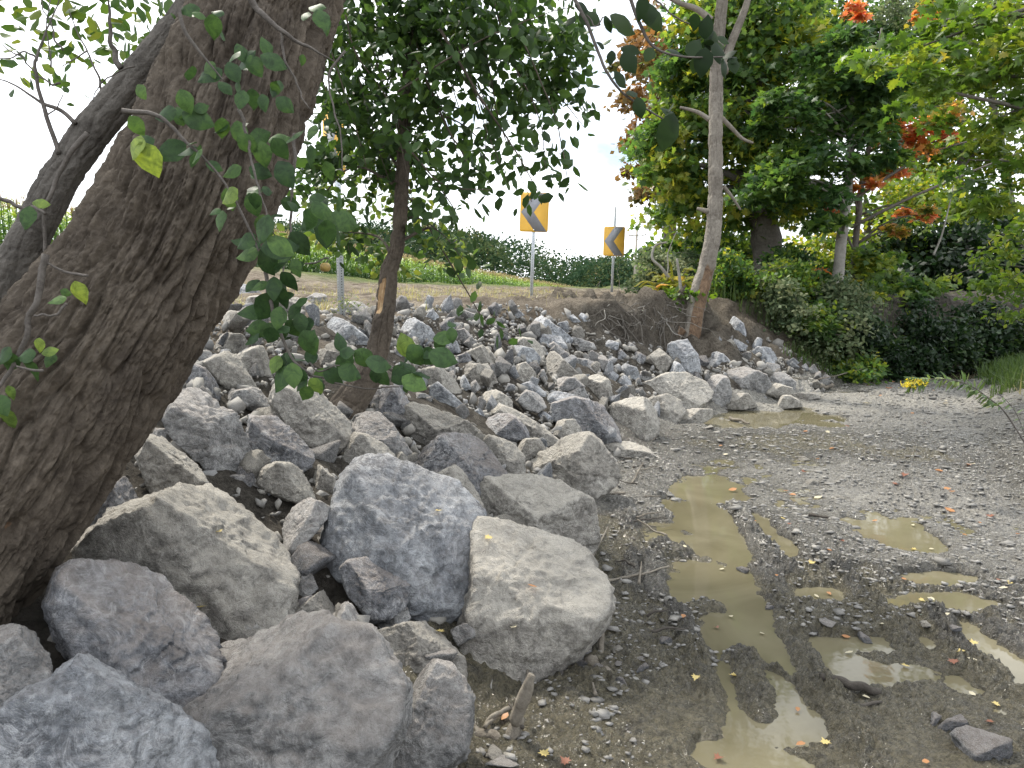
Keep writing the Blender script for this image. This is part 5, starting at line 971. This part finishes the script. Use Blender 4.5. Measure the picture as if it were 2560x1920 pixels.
# ------------------------------------------------------------------ grass, weeds, roots
def tufts(name, label, n, fx, hgt, mat, seed, w=.006, tint=(.1, .9), lean=.5):
    rg = np.random.RandomState(seed); mb = MB(); xs, ys = fx(rg, n); ok = np.isfinite(xs); xs, ys = xs[ok], ys[ok]; n = len(xs); z = ground(xs, ys); H = hgt * rg.uniform(.45, 1.2, n); az = rg.uniform(0, 6.28, n); ln = np.abs(rg.normal(size=n)) * lean
    h = np.stack([np.cos(az), np.sin(az), 0 * az], 1); sd = np.stack([-h[:, 1], h[:, 0], 0 * az], 1); b = np.stack([xs, ys, z - .02], 1); vs = []
    for t, ww in ((0, 1.), (.55, .8), (1., .12)):
        c = b + h * (ln * H * t ** 2)[:, None] + np.array([0, 0, 1.]) * (H * (t - .35 * np.minimum(ln, 1.3) * t * t))[:, None]; vs += [c - sd * w * ww, c + sd * w * ww]
    v = np.stack(vs, 1).reshape(-1, 3); o = (np.arange(n) * 6)[:, None, None]; f = (np.array([[0, 1, 3, 2], [2, 3, 5, 4]])[None] + o).reshape(-1, 4)
    mb.add(v, [f], np.repeat(rg.uniform(*tint, n), 6)); return tag(mb.build(name, mat), label, kind='stuff')
def right_bank(rg, n):
    y = rg.uniform(9.4, 12.8, n); u = np.abs(rg.normal(size=n)) * 1.8 + .25; x = Xr(y) + u; c = vnoise(p2(x * 1.2, y * 1.2), 4) + .35 * sstep(9.5, 11.5, y); x[(c < .05)] = np.nan; return x, y
tufts('grass', 'green grass and weeds on the low right bank', 11000, right_bank, .30, L_GR, 180, .006, (.0, .5))
def left_top(rg, n):
    v = rg.uniform(0, 1, n); y = rg.uniform(12.0, 16.5, n); x = rg.uniform(2.6, 6.5, n); x[(Xt(y) - x) < .5] = np.nan; x[(vnoise(p2(x, y), 14) < -.1) | ((x < 1.6) & (y < 13.5))] = np.nan; return x, y
tufts('bank_grass', 'rough green weeds along the top of the bank under the trees', 5000, left_top, .36, L_GR, 181, .007, (.0, .6))
def toe_grass(rg, n):
    y = rg.uniform(11.3, 14.6, n); x = Xt(y) - rg.uniform(-.12, 1.0, n); return x, y
tufts('creek_grass', 'grass hanging over the creek edge at the bend', 2200, toe_grass, .24, L_GR, 182, .006, (.0, .45), .9)
def dry_edge(rg, n):
    y = rg.uniform(3.6, 9.8, n); x = Xr(y) + np.abs(rg.normal(size=n)) * .8 + .55; c = vnoise(p2(x * 2, y * 2), 44); x[c < .1] = np.nan; return x, y
tufts('dry_grass', 'dry straw stalks on the gravel berm at the right edge', 1500, dry_edge, .34, L_GR, 183, .003, (.85, 1), 1.1)
def shoulder(rg, n):
    y = rg.uniform(7.5, 17, n); x = rg.uniform(-7, 1.0, n); x[(Xt(y) - x) < 2.9] = np.nan; x[vnoise(p2(x * 1.3, y * 1.3), 49) < .15] = np.nan; return x, y
tufts('dead_thatch', 'flattened dead grass on the bare roadside earth', 11000, shoulder, .17, L_GR, 184, .005, (.8, 1), 1.6)
# roots dangling from the cut bank left of the tall tree
rg = np.random.RandomState(190)
for k in range(64):
    x0, y0 = rg.uniform(200, 1050), rg.uniform(1080, 1420); d = slope_hit(*px('K', x0, y0)) - .05; d = min(max(d, 9.2), 12.2); o = at('K', x0, y0, d); n = 7; dr = np.array([rg.normal() * .6, -.25, -.75 + rg.normal() * .5]); st_ = rg.uniform(.05, .16); P = [o]
    for i in range(n): dr = dr * .8 + rg.normal(size=3) * [.5, .3, .45] + [0, -.03, -.12]; P.append(P[-1] + dr / np.linalg.norm(dr) * st_)
    mbx = MB(); r = rg.uniform(.003, .009); mbx.tube(smooth_path(P, 24), np.linspace(r, r * .3, 24), 5); tag(mbx.build('root', BARK_BG if k % 4 else BARK_SM, None, True), 'thin twisted root hanging out of the cut earth bank', 'root', 'roots hanging from the cut earth bank')
# ------------------------------------------------------------------ chevron signs
YEL = plain('sign_yellow', (0.76, 0.44, 0.065), .45, n=(3, .10)); GRY = plain('chevron_grey', (0.25, 0.255, 0.275), .5, n=(5, .15)); ALU = plain('sign_back', (.42, .43, .44), .45, .8)
m, nt, bs, out = mat_new('galvanised_post'); v = ocoord(nt, False); sx = nn(nt, 'ShaderNodeSeparateXYZ'); lk(nt, v, sx.inputs[0])
fz = math_(nt, 'ABSOLUTE', math_(nt, 'SUBTRACT', math_(nt, 'FRACT', math_(nt, 'MULTIPLY', sx.outputs[2], 39.4)), .5))
hx = math_(nt, 'ABSOLUTE', sx.outputs[0]); hy = math_(nt, 'ABSOLUTE', sx.outputs[1]); mn = math_(nt, 'MULTIPLY', math_(nt, 'MINIMUM', hx, hy), 39.4)
rr = math_(nt, 'SQRT', math_(nt, 'ADD', math_(nt, 'POWER', fz, 2), math_(nt, 'POWER', mn, 2))); hole = ramp(nt, rr, [(0.19, (1, 1, 1)), (0.24, (0, 0, 0))])
lk(nt, mixc(nt, hole, ramp(nt, noise(nt, v, 14, 5), [(.3, (.40, .43, .45)), (.7, (.56, .59, .61))]), (.03, .03, .03)), bs.inputs['Base Color']); bs.inputs['Metallic'].default_value = .35; bs.inputs['Roughness'].default_value = .5; POST = m
def prism(mb, poly, y0, y1, t=.5):
    n = len(poly); v = [(x, y0, z) for x, z in poly] + [(x, y1, z) for x, z in poly]; i = np.arange(n); j = (i + 1) % n
    b = bmesh.new(); vs = [b.verts.new(q) for q in v]; b.faces.new(vs[:n]); b.faces.new(vs[n:][::-1])
    for a in range(n): b.faces.new((vs[a], vs[n + a], vs[n + (a + 1) % n], vs[(a + 1) % n]))
    bmesh.ops.recalc_face_normals(b, faces=b.faces); bmesh.ops.triangulate(b, faces=b.faces); b.verts.index_update()
    mb.add([q.co[:] for q in b.verts], [np.array([[q.index for q in f.verts] for f in b.faces])], t); b.free()
def rrect(w, h, r, cx=0, cz=0):
    o = []
    for sx_, sz_, a0 in ((1, 1, 0), (-1, 1, 90), (-1, -1, 180), (1, -1, 270)):
        for k in range(5): a = math.radians(a0 + k * 22.5); o.append((cx + sx_ * (w / 2 - r) + r * math.cos(a), cz + sz_ * (h / 2 - r) + r * math.sin(a)))
    return o
def sign(label, base, tilt, zc, yaw, post_top, wd, ht, gap=0.0):
    bx, by, bz = base; r = empty('chevron_sign', base, label, 'road sign', 'chevron signs on the bend'); w = .025; top = post_top - bz
    p = MB(); prism(p, rrect(.05, .05, .004), -.3, top); vv = np.concatenate(p.v); p.v = [np.stack([vv[:, 0], vv[:, 2], vv[:, 1]], 1)]
    po = p.build('post', POST); zl = zc - bz
    pl = MB(); prism(pl, rrect(wd, ht, .035, 0, zl), -.0285, -.0265); a = pl.build('plate', ALU)
    fc_ = MB(); prism(fc_, rrect(wd, ht, .035, 0, zl), -.0305, -.0287); f = fc_.build('face', YEL)
    L = lambda q: [((x - .5) * wd * .97, zl + (.5 - y) * ht * .97) for x, y in q]
    ch = MB(); prism(ch, L([(.50, 0), (.94, 0), (.48, .5), (.97, 1), (.54, 1), (.02, .5)]), -.0325, -.0307); c = ch.build('chevron', GRY)
    parts = [po, a, f, c]
    for zz in (ht * .44, -ht * .44): b_ = MB(); b_.tube([(0, -.034, zl + zz), (0, -.0362, zl + zz)], .009, 10); parts.append(b_.build('bolt', plain('bolt', (.75, .75, .75), .4)))
    r.rotation_euler = (0, tilt, yaw)
    for o in parts[:2] + parts[4:]: o.parent = r
    f.parent = a; c.parent = a
    return r
g0 = at('V', 737, 662, 7.3); g0[2] = min(g0[2], float(ground(g0[0], g0[1])) + .02); sign('yellow chevron sign mostly hidden behind the apple leaves on the nearest perforated post', g0, math.radians(.3), at('V', 742, 318, 7.3)[2], math.radians(-52), at('V', 742, 240, 7.3)[2], .457, .61)
g1 = at('V', 1147, 652, 12.3); sign('larger looking yellow chevron sign with leaves over its top edge and a clear post', g1, math.radians(2.0), at('V', 1154, 461, 12.3)[2], math.radians(-4), at('V', 1154, 425, 12.3)[2], .45, .61)
g2 = at('V', 1321, 636, 16.3); sign('farther yellow chevron sign whose post sticks up above the plate', g2, math.radians(1.6), at('V', 1326, 522, 16.3)[2], math.radians(-4), at('V', 1328, 449, 16.3)[2], .44, .61)
# ------------------------------------------------------------------ utility pole and wire
d = 100.0; pb = at('V', 1369, 640, d); pt = at('V', 1376, 497, d); up_ = empty('utility_pole', pb, 'grey wooden utility pole with one crossarm and a transformer beyond the signs', 'utility pole')
WOODP = plain('weathered_pole', (.30, .27, .23), .9); q = MB(); q.tube([pb - [0, 0, 3], pb * .5 + pt * .5, pt], [.2, .17, .14], 10); q.build('pole', WOODP, up_, True)
ca_ = at('V', 1358, 508.5, d - .3); cb_ = at('V', 1396, 507.5, d - .3); q = MB(); q.tube([ca_, cb_], .075, 4); q.build('crossarm', WOODP, up_)
for t in (.04, .5, .96): p0 = ca_ + (cb_ - ca_) * t; q = MB(); q.tube([p0 + [0, 0, .06], p0 + [0, 0, .3]], [.05, .07], 8); q.build('insulator', plain('insulator', (.45, .45, .47), .4), up_)
for sx_ in (-1, 1): mid = (ca_ + cb_) / 2; q = MB(); q.tube([mid + [sx_ * .75, 0, -.05], pt * .985 + pb * .015 + [0, -.2, -1.2]], .03, 4); q.build('brace', WOODP, up_)
tc_ = at('V', 1382, 541, d - .5); q = MB(); q.tube([tc_ - [0, 0, .5], tc_ - [0, 0, .45], tc_ + [0, 0, .4], tc_ + [0, 0, .48]], [.2, .27, .27, .15], 14); q.build('transformer', ALU, up_, True)
w0, w1 = at('V', -200, 205, 40), at('V', 640, 372, 46); q = MB(); t = np.linspace(0, 1, 40)[:, None]; P = w0 + (w1 - w0) * t; P[:, 2] -= 0.5 * (4 * t * (1 - t)).ravel(); q.tube(P, .011, 5); tag(q.build('power_line', plain('wire', (.16, .15, .14), .6)), 'thin power line crossing the white sky behind the leaning trunks', 'wire')
# ------------------------------------------------------------------ driftwood, sticks, fallen leaves on the mud
DRIFT = bark_mat('grey_driftwood', (.095, .082, .066), (.24, .215, .175), bumpd=.008, scale=20); DARKW = bark_mat('wet_dark_wood', (.035, .03, .025), (.09, .08, .068), bumpd=.006, scale=20)
def stick(label, c, s, r, mat=DRIFT, z=.03, lift=None, name='stick', ry=1.0):
    P = []
    L = pts(s)
    for k, p in enumerate(L):
        h = (p[2] if len(p) > 2 else 0); q = on_plane(c, p[0], p[1], z + h); P.append(q)
    P = smooth_path(P, 26); R = np.linspace(r, r * .5, 26) * (1 + .18 * vnoise(P * 25, 3)); P = P + fbm(P * 14, 2, 5)[:, None] * r * .5
    q = MB(); q.tube(P, R, 9); o = q.build(name, mat, None, True); tag(o, label, 'stick' if name == 'stick' else name); return o
stick('pale standing splinter of driftwood stuck in the mud at the creek foot', 'E', '1100,1460,0 1150,1300,.09 1200,1150,.19 1232,1050,.25', .03, name='driftwood')
stick('grey root lying along the dark gap below the rounded bottom boulder', 'E', '820,1420 900,1440 1000,1480 1060,1490', .028, name='driftwood')
stick('forked grey root leaning against the foot of the huge tan slab', 'E', '960,1420 970,1330,.03 1010,1290,.05 1100,1240,.03', .016)
stick('peeled pale branch standing at the corner of the huge tan slab', 'E', '1690,960 1685,860,.06 1690,760,.12 1655,690,.18', .016)
stick('brown stick leaning beside the peeled pale branch', 'E', '1650,890 1610,820,.05 1570,750,.12', .014)
stick('rounded waterlogged log piece on the gravel near the slab', 'E', '1620,950,.02 1700,1010,.02 1820,1090,.02', .032, name='driftwood')
stick('long straight grey stick pointing from the tan slab over the mud', 'E', '1670,450,.02 1800,430,.02 1960,395,.02 2120,345,.03', .009)
stick('thick grey branch half buried at the toe of the peaked tan boulder', 'C', '700,1450,.05 760,1490,.03 830,1530,.02 930,1530,.02', .024, name='driftwood')
stick('crooked thin branch rising from the mud by the creek edge', 'C', '940,1500 990,1440,.03 1020,1380,.06 1050,1330,.1', .008)
stick('small curled root by the thick half buried branch', 'E', '1590,340,.02 1640,260,.04 1690,160,.05 1720,100,.05', .008)
stick('dark waterlogged plank lying across a puddle', 'G', '900,1085,.01 1000,1085,.015 1120,1110,.015 1230,1130,.01 1290,1140,.0', .022, DARKW, name='driftwood')
stick('short dark stick above the far end of the long puddle', 'G', '830,15 880,25 950,40', .014, DARKW)
stick('dark twig on the mud below the waterlogged plank', 'G', '1160,1240 1230,1230 1300,1215', .009, DARKW)
stick('muddy half sunk log at the far water edge', 'R', '800,845,.03 880,838,.05 980,835,.04', .05, name='driftwood')
stick('long thin dead branch sloping from the far bushes to the mud', 'R', '700,780,.25 850,790,.12 1000,770,.15 1170,725,.25', .012)
stick('thin dead branch crossing the far half sunk log', 'R', '790,850,.02 850,800,.1 960,780,.2', .012)
stick('pale fallen pole lying in the dark tunnel', 'M', '860,860,.1 1000,840,.12 1200,905,.1 1400,890,.12', .03, name='driftwood')
stick('flat grey driftwood in front of the far puddle', 'C', '1610,1040 1680,1060 1730,1080', .02, name='driftwood')
rg = np.random.RandomState(200)
for k in range(22):
    y = rg.uniform(2.4, 8.0); x = float(Xt(y)) + abs(rg.normal()) * .22 + .03; a = rg.uniform(0, 3.14); L = rg.uniform(.08, .28); z0 = .04 + float(ground(x, y)); n = 7; t = np.linspace(-.5, .5, n)
    P = np.stack([x + np.cos(a) * L * t, y + np.sin(a) * L * t, z0 + rg.uniform(0, .03) + .02 * rg.normal(size=n).cumsum() * .3], 1); q = MB(); q.tube(smooth_path(P, 16), np.linspace(.008, .003, 16), 6)
    tag(q.build('twig', DRIFT if k % 2 else DARKW, None, True), 'small muddy twig lying along the foot of the rocks', 'twig', 'twigs along the foot of the rocks')
L_FALL = [leaf_mat('fallen_yellow_leaf', [(0, (.46, .36, .12)), (1, (.52, .42, .18))], .2), leaf_mat('fallen_orange_leaf', [(0, (.33, .15, .06)), (1, (.38, .2, .09))], .2), leaf_mat('fallen_brown_leaf', [(0, (.16, .055, .03)), (1, (.22, .10, .06))], .15), leaf_mat('fallen_pale_leaf', [(0, (.45, .40, .27)), (1, (.5, .46, .34))], .2)]
FN = ['yellow', 'orange', 'red brown', 'pale tan']; fm = []
for k in range(8):
    tv, tf = TMPL['leaf' if k % 2 else 'maple']; v_ = tv.copy(); v_[:, 1] -= .5; v_[:, 2] = np.abs(v_[:, 0]) * .5 * (1 if k < 4 else .3) + .25 * v_[:, 1] ** 2; q = MB(); q.add(v_, tf, .5); o = q.build('fallen_leaf', L_FALL[k % 4]); fm.append(o.data); bpy.data.objects.remove(o)
def fallen(x, y, z, k, s, lab, grp):
    o = bpy.data.objects.new('fallen_leaf', fm[k]); COL.objects.link(o); o.location = (x, y, z); o.scale = (s, s, s); o.rotation_euler = (rg.uniform(-.25, .25), rg.uniform(-.25, .25), rg.uniform(0, 6.28)); tag(o, lab, 'leaf', grp)
FLX = '1440,430,1 1560,520,0 880,495,3 960,255,1 330,625,3 270,325,3 620,420,1 340,1010,0 100,1105,0 760,1210,1 245,1520,2 780,1440,1 1580,1605,1 1760,960,2 1800,900,0 1880,960,3 2030,1180,0 1830,1445,1 1990,1320,2 2080,480,3 1620,200,3 1830,120,1 2050,400,2 1090,850,3 1070,750,1 850,360,0 530,730,3 240,695,2 960,480,1 1040,190,2 1510,203,0 1880,820,0 1885,1110,3 660,25,0 1930,40,1 2170,140,1 930,1450,0 1200,1150,3 1450,930,0 570,1625,0 20,730,1 2120,430,0 1610,610,3 1290,720,3 480,35,1 1720,680,3 1255,20,1 1500,50,3 700,70,2 30,240,3'
for x_, y_, k in pts(FLX):
    p = on_plane('G', x_, y_, .045); kk = int(k); fallen(p[0], p[1], float(mudz(p[0], p[1])) + rg.uniform(.006, .014) if mudz(p[0], p[1]) > 0 else .008, kk + 4 * rg.randint(2), rg.uniform(.026, .045), FN[kk] + ' fallen leaf lying on the wet creek mud', FN[kk] + ' leaves on the mud')
for k in range(40):
    y = rg.uniform(4.8, 11.5); x = float(Xt(y)) + rg.uniform(.2, .95) * float(Xr(y) - Xt(y)); kk = [1, 2, 3, 1][k % 4]; fallen(x, y, max(.006, float(mudz(x, y))) + .01, kk + 4 * rg.randint(2), rg.uniform(.045, .075), FN[kk] + ' fallen leaf on the gravelly far part of the creek bed', FN[kk] + ' leaves on the far creek bed')
# leaves and small cobbles at set places on stones
dg = bpy.context.evaluated_depsgraph_get()
def drop(c, x, y):
    o, dr = px(c, x, y), None; r = ray(*o); hit, loc, nrm, *_ = sc.ray_cast(dg, Vector((0, 0, CAMH)), Vector(r / np.linalg.norm(r))); return loc if hit else None
for c, x, y, k, lab in [('D', 1410, 142, 0, 'yellow fallen leaf lying on the large flat tan slab'), ('D', 1300, 625, 0, 'tiny yellow leaf at the foot of the large flat tan slab'), ('E', 640, 780, 0, 'curled yellow leaf on the flat tan block below the big blue boulder'), ('E', 950, 180, 0, 'yellow leaf on the upper end of the huge tan slab'), ('E', 1235, 490, 1, 'orange leaf fragment in the middle of the huge tan slab'), ('E', 1115, 750, 3, 'pale tan leaf beside the small stone on the huge tan slab'), ('E', 630, 5, 0, 'yellow leaf on the face of the biggest blue boulder'), ('E', 1060, 1330, 1, 'orange leaf among the roots at the foot of the rocks'), ('E', 1320, 1560, 0, 'yellow leaf on the dark gravel at the bottom edge'), ('E', 1440, 1610, 2, 'red brown leaf on the dark gravel at the bottom edge')]:
    l = drop(c, x, y)
    if l is not None: fallen(l[0], l[1], l[2] + .012, k + 4, .042, lab, None) if False else fallen(l[0], l[1] - .006, l[2] + .012, k + 4, .042, lab, 'loose leaves on the rocks')
COB = [('E', 1660, 1050, .03, 'g'), ('E', 1780, 940, .032, 't'), ('E', 1790, 1000, .022, 'g'), ('E', 1810, 1130, .035, 'd'), ('E', 1400, 1050, .05, 'g'), ('E', 1550, 1010, .04, 'd'), ('E', 2080, 830, .045, 'd'), ('E', 1950, 1040, .04, 'd'), ('E', 1930, 970, .03, 'g'), ('G', 1770, 1350, .075, 'd'), ('G', 1960, 1560, .13, 'd'), ('G', 1640, 1310, .05, 'd'), ('G', 950, 735, .05, 'g'), ('G', 1180, 780, .055, 'd'), ('G', 1770, 790, .035, 'd'), ('G', 1580, 735, .035, 't'), ('G', 410, 345, .05, 'd'), ('G', 720, 330, .035, 'd'), ('G', 570, 580, .035, 'd'), ('R', 1380, 965, .07, 't'), ('R', 850, 1450, .07, 't'), ('R', 800, 1285, .08, 't'), ('R', 1020, 1550, .05, 't'), ('R', 180, 1130, .07, 't'), ('R', 1260, 1315, .05, 't'), ('R', 2000, 1430, .05, 't'), ('R', 1165, 862, .06, 't'), ('R', 1150, 775, .16, 't'), ('E', 990, 1590, .05, 't'), ('E', 1040, 1640, .06, 'g'), ('E', 1270, 1060, .055, 'd')]
for k, (c, x, y, s, tn) in enumerate(COB):
    p = on_plane(c, x, y, .03); me = protos[[i for i in range(14) if 'bgtdggbt'[i % 8] == tn][k % 2]]; o = bpy.data.objects.new('cobble', me); COL.objects.link(o); o.location = (p[0], p[1], max(0, float(mudz(p[0], p[1]))) + s * .15); o.scale = (s * 1.2, s * .9, s * .55); o.rotation_euler = (0, 0, rg.uniform(0, 6.28))
    tag(o, {'g': 'grey flat cobble resting on the creek mud', 'd': 'dark muddy cobble resting on the creek mud', 't': 'pale cobble resting on the creek gravel'}[tn], 'cobble', {'g': 'grey', 'd': 'dark', 't': 'pale'}[tn] + ' cobbles on the creek bed')
# ------------------------------------------------------------------ drooping goldenrod and standing weeds at the right bank
L_GOLD = leaf_mat('goldenrod_flower', [(0, (.42, .36, .03)), (1, (.66, .55, .06))], .35); L_WEED = leaf_mat('weed_leaf', [(0, (.045, .085, .025)), (.7, (.09, .14, .045)), (1, (.15, .19, .06))], .35)
def goldenrod(label, P, r, leafL, flower, seed, nl=60):
    rg = np.random.RandomState(seed); P = smooth_path(P, 60); g = empty('goldenrod', P[0], label, 'plant'); q = MB(); q.tube(P, np.linspace(r, r * .35, 60), 6); q.build('stem', TWIG, g, True)
    i = np.linspace(14, 58, nl).astype(int); T = np.gradient(P, axis=0)[i]; T /= np.linalg.norm(T, axis=1)[:, None]; sd = rg.normal(size=(nl, 3)); sd -= (sd * T).sum(1)[:, None] * T; sd /= np.linalg.norm(sd, axis=1)[:, None]; d_ = sd + T * .5 + [0, 0, -.35]
    q = MB(); tv, tf = TMPL['narrow']; q.inst(tv * [1.1, 1, 1], tf, P[i], rot_frames(d_, rg.normal(size=(nl, 3)) * .4 + [0, -.3, 1]), leafL * rg.uniform(.6, 1.1, nl), rg.uniform(0, 1, nl)); q.build('leaves', L_WEED, g)
    if flower:
        q = MB(); n = 420; base = P[-9:][rg.randint(0, 9, n)]; p_ = base + np.stack([rg.normal(size=n) * flower, rg.normal(size=n) * flower, np.abs(rg.normal(size=n)) * flower * .5 - flower * .5], 1); scatter_leaves(q, p_, rg.uniform(.008, .018, n), rg.rand(n), 'dia', rg, .5); q.build('flower', L_GOLD, g)
goldenrod('drooping goldenrod with a yellow flower head arching over the creek', path('M', '2120,1750 1950,1480 1840,1330 1700,1220 1560,1120 1420,1060 1250,1030 1080,1030 960,1050 880,1090', 5.6), .006, .10, .03, 210, 120)
goldenrod('tall upright goldenrod standing against the dark tunnel', [at('M', 1140, 900, 14.3), at('M', 1140, 700, 14.3), at('M', 1150, 450, 14.3), at('M', 1170, 300, 14.3)], .012, .22, .10, 211, 170)
goldenrod('shorter upright goldenrod right of the tall one in the shade', [at('M', 1290, 900, 14.6), at('M', 1280, 650, 14.6), at('M', 1280, 420, 14.6)], .012, .2, .05, 212, 120)
goldenrod('thin weed stem bowing on the gravel berm at the right edge', path('R', '2260,1300 2180,1050 2100,930 1990,850', 4.9), .003, .05, 0, 213, 14)
rw = at('L', 1290, 1150, 6.9); q = MB(); rgw = np.random.RandomState(214); p_ = rw + rgw.normal(size=(160, 3)) * [.09, .08, .05]; scatter_leaves(q, p_, rgw.uniform(.02, .05, 160), rgw.uniform(.4, 1, 160), 'narrow', rgw, .3); tag(q.build('weed', L_GR), 'small yellowish weed clump at the foot of the nearest signpost', 'plant')
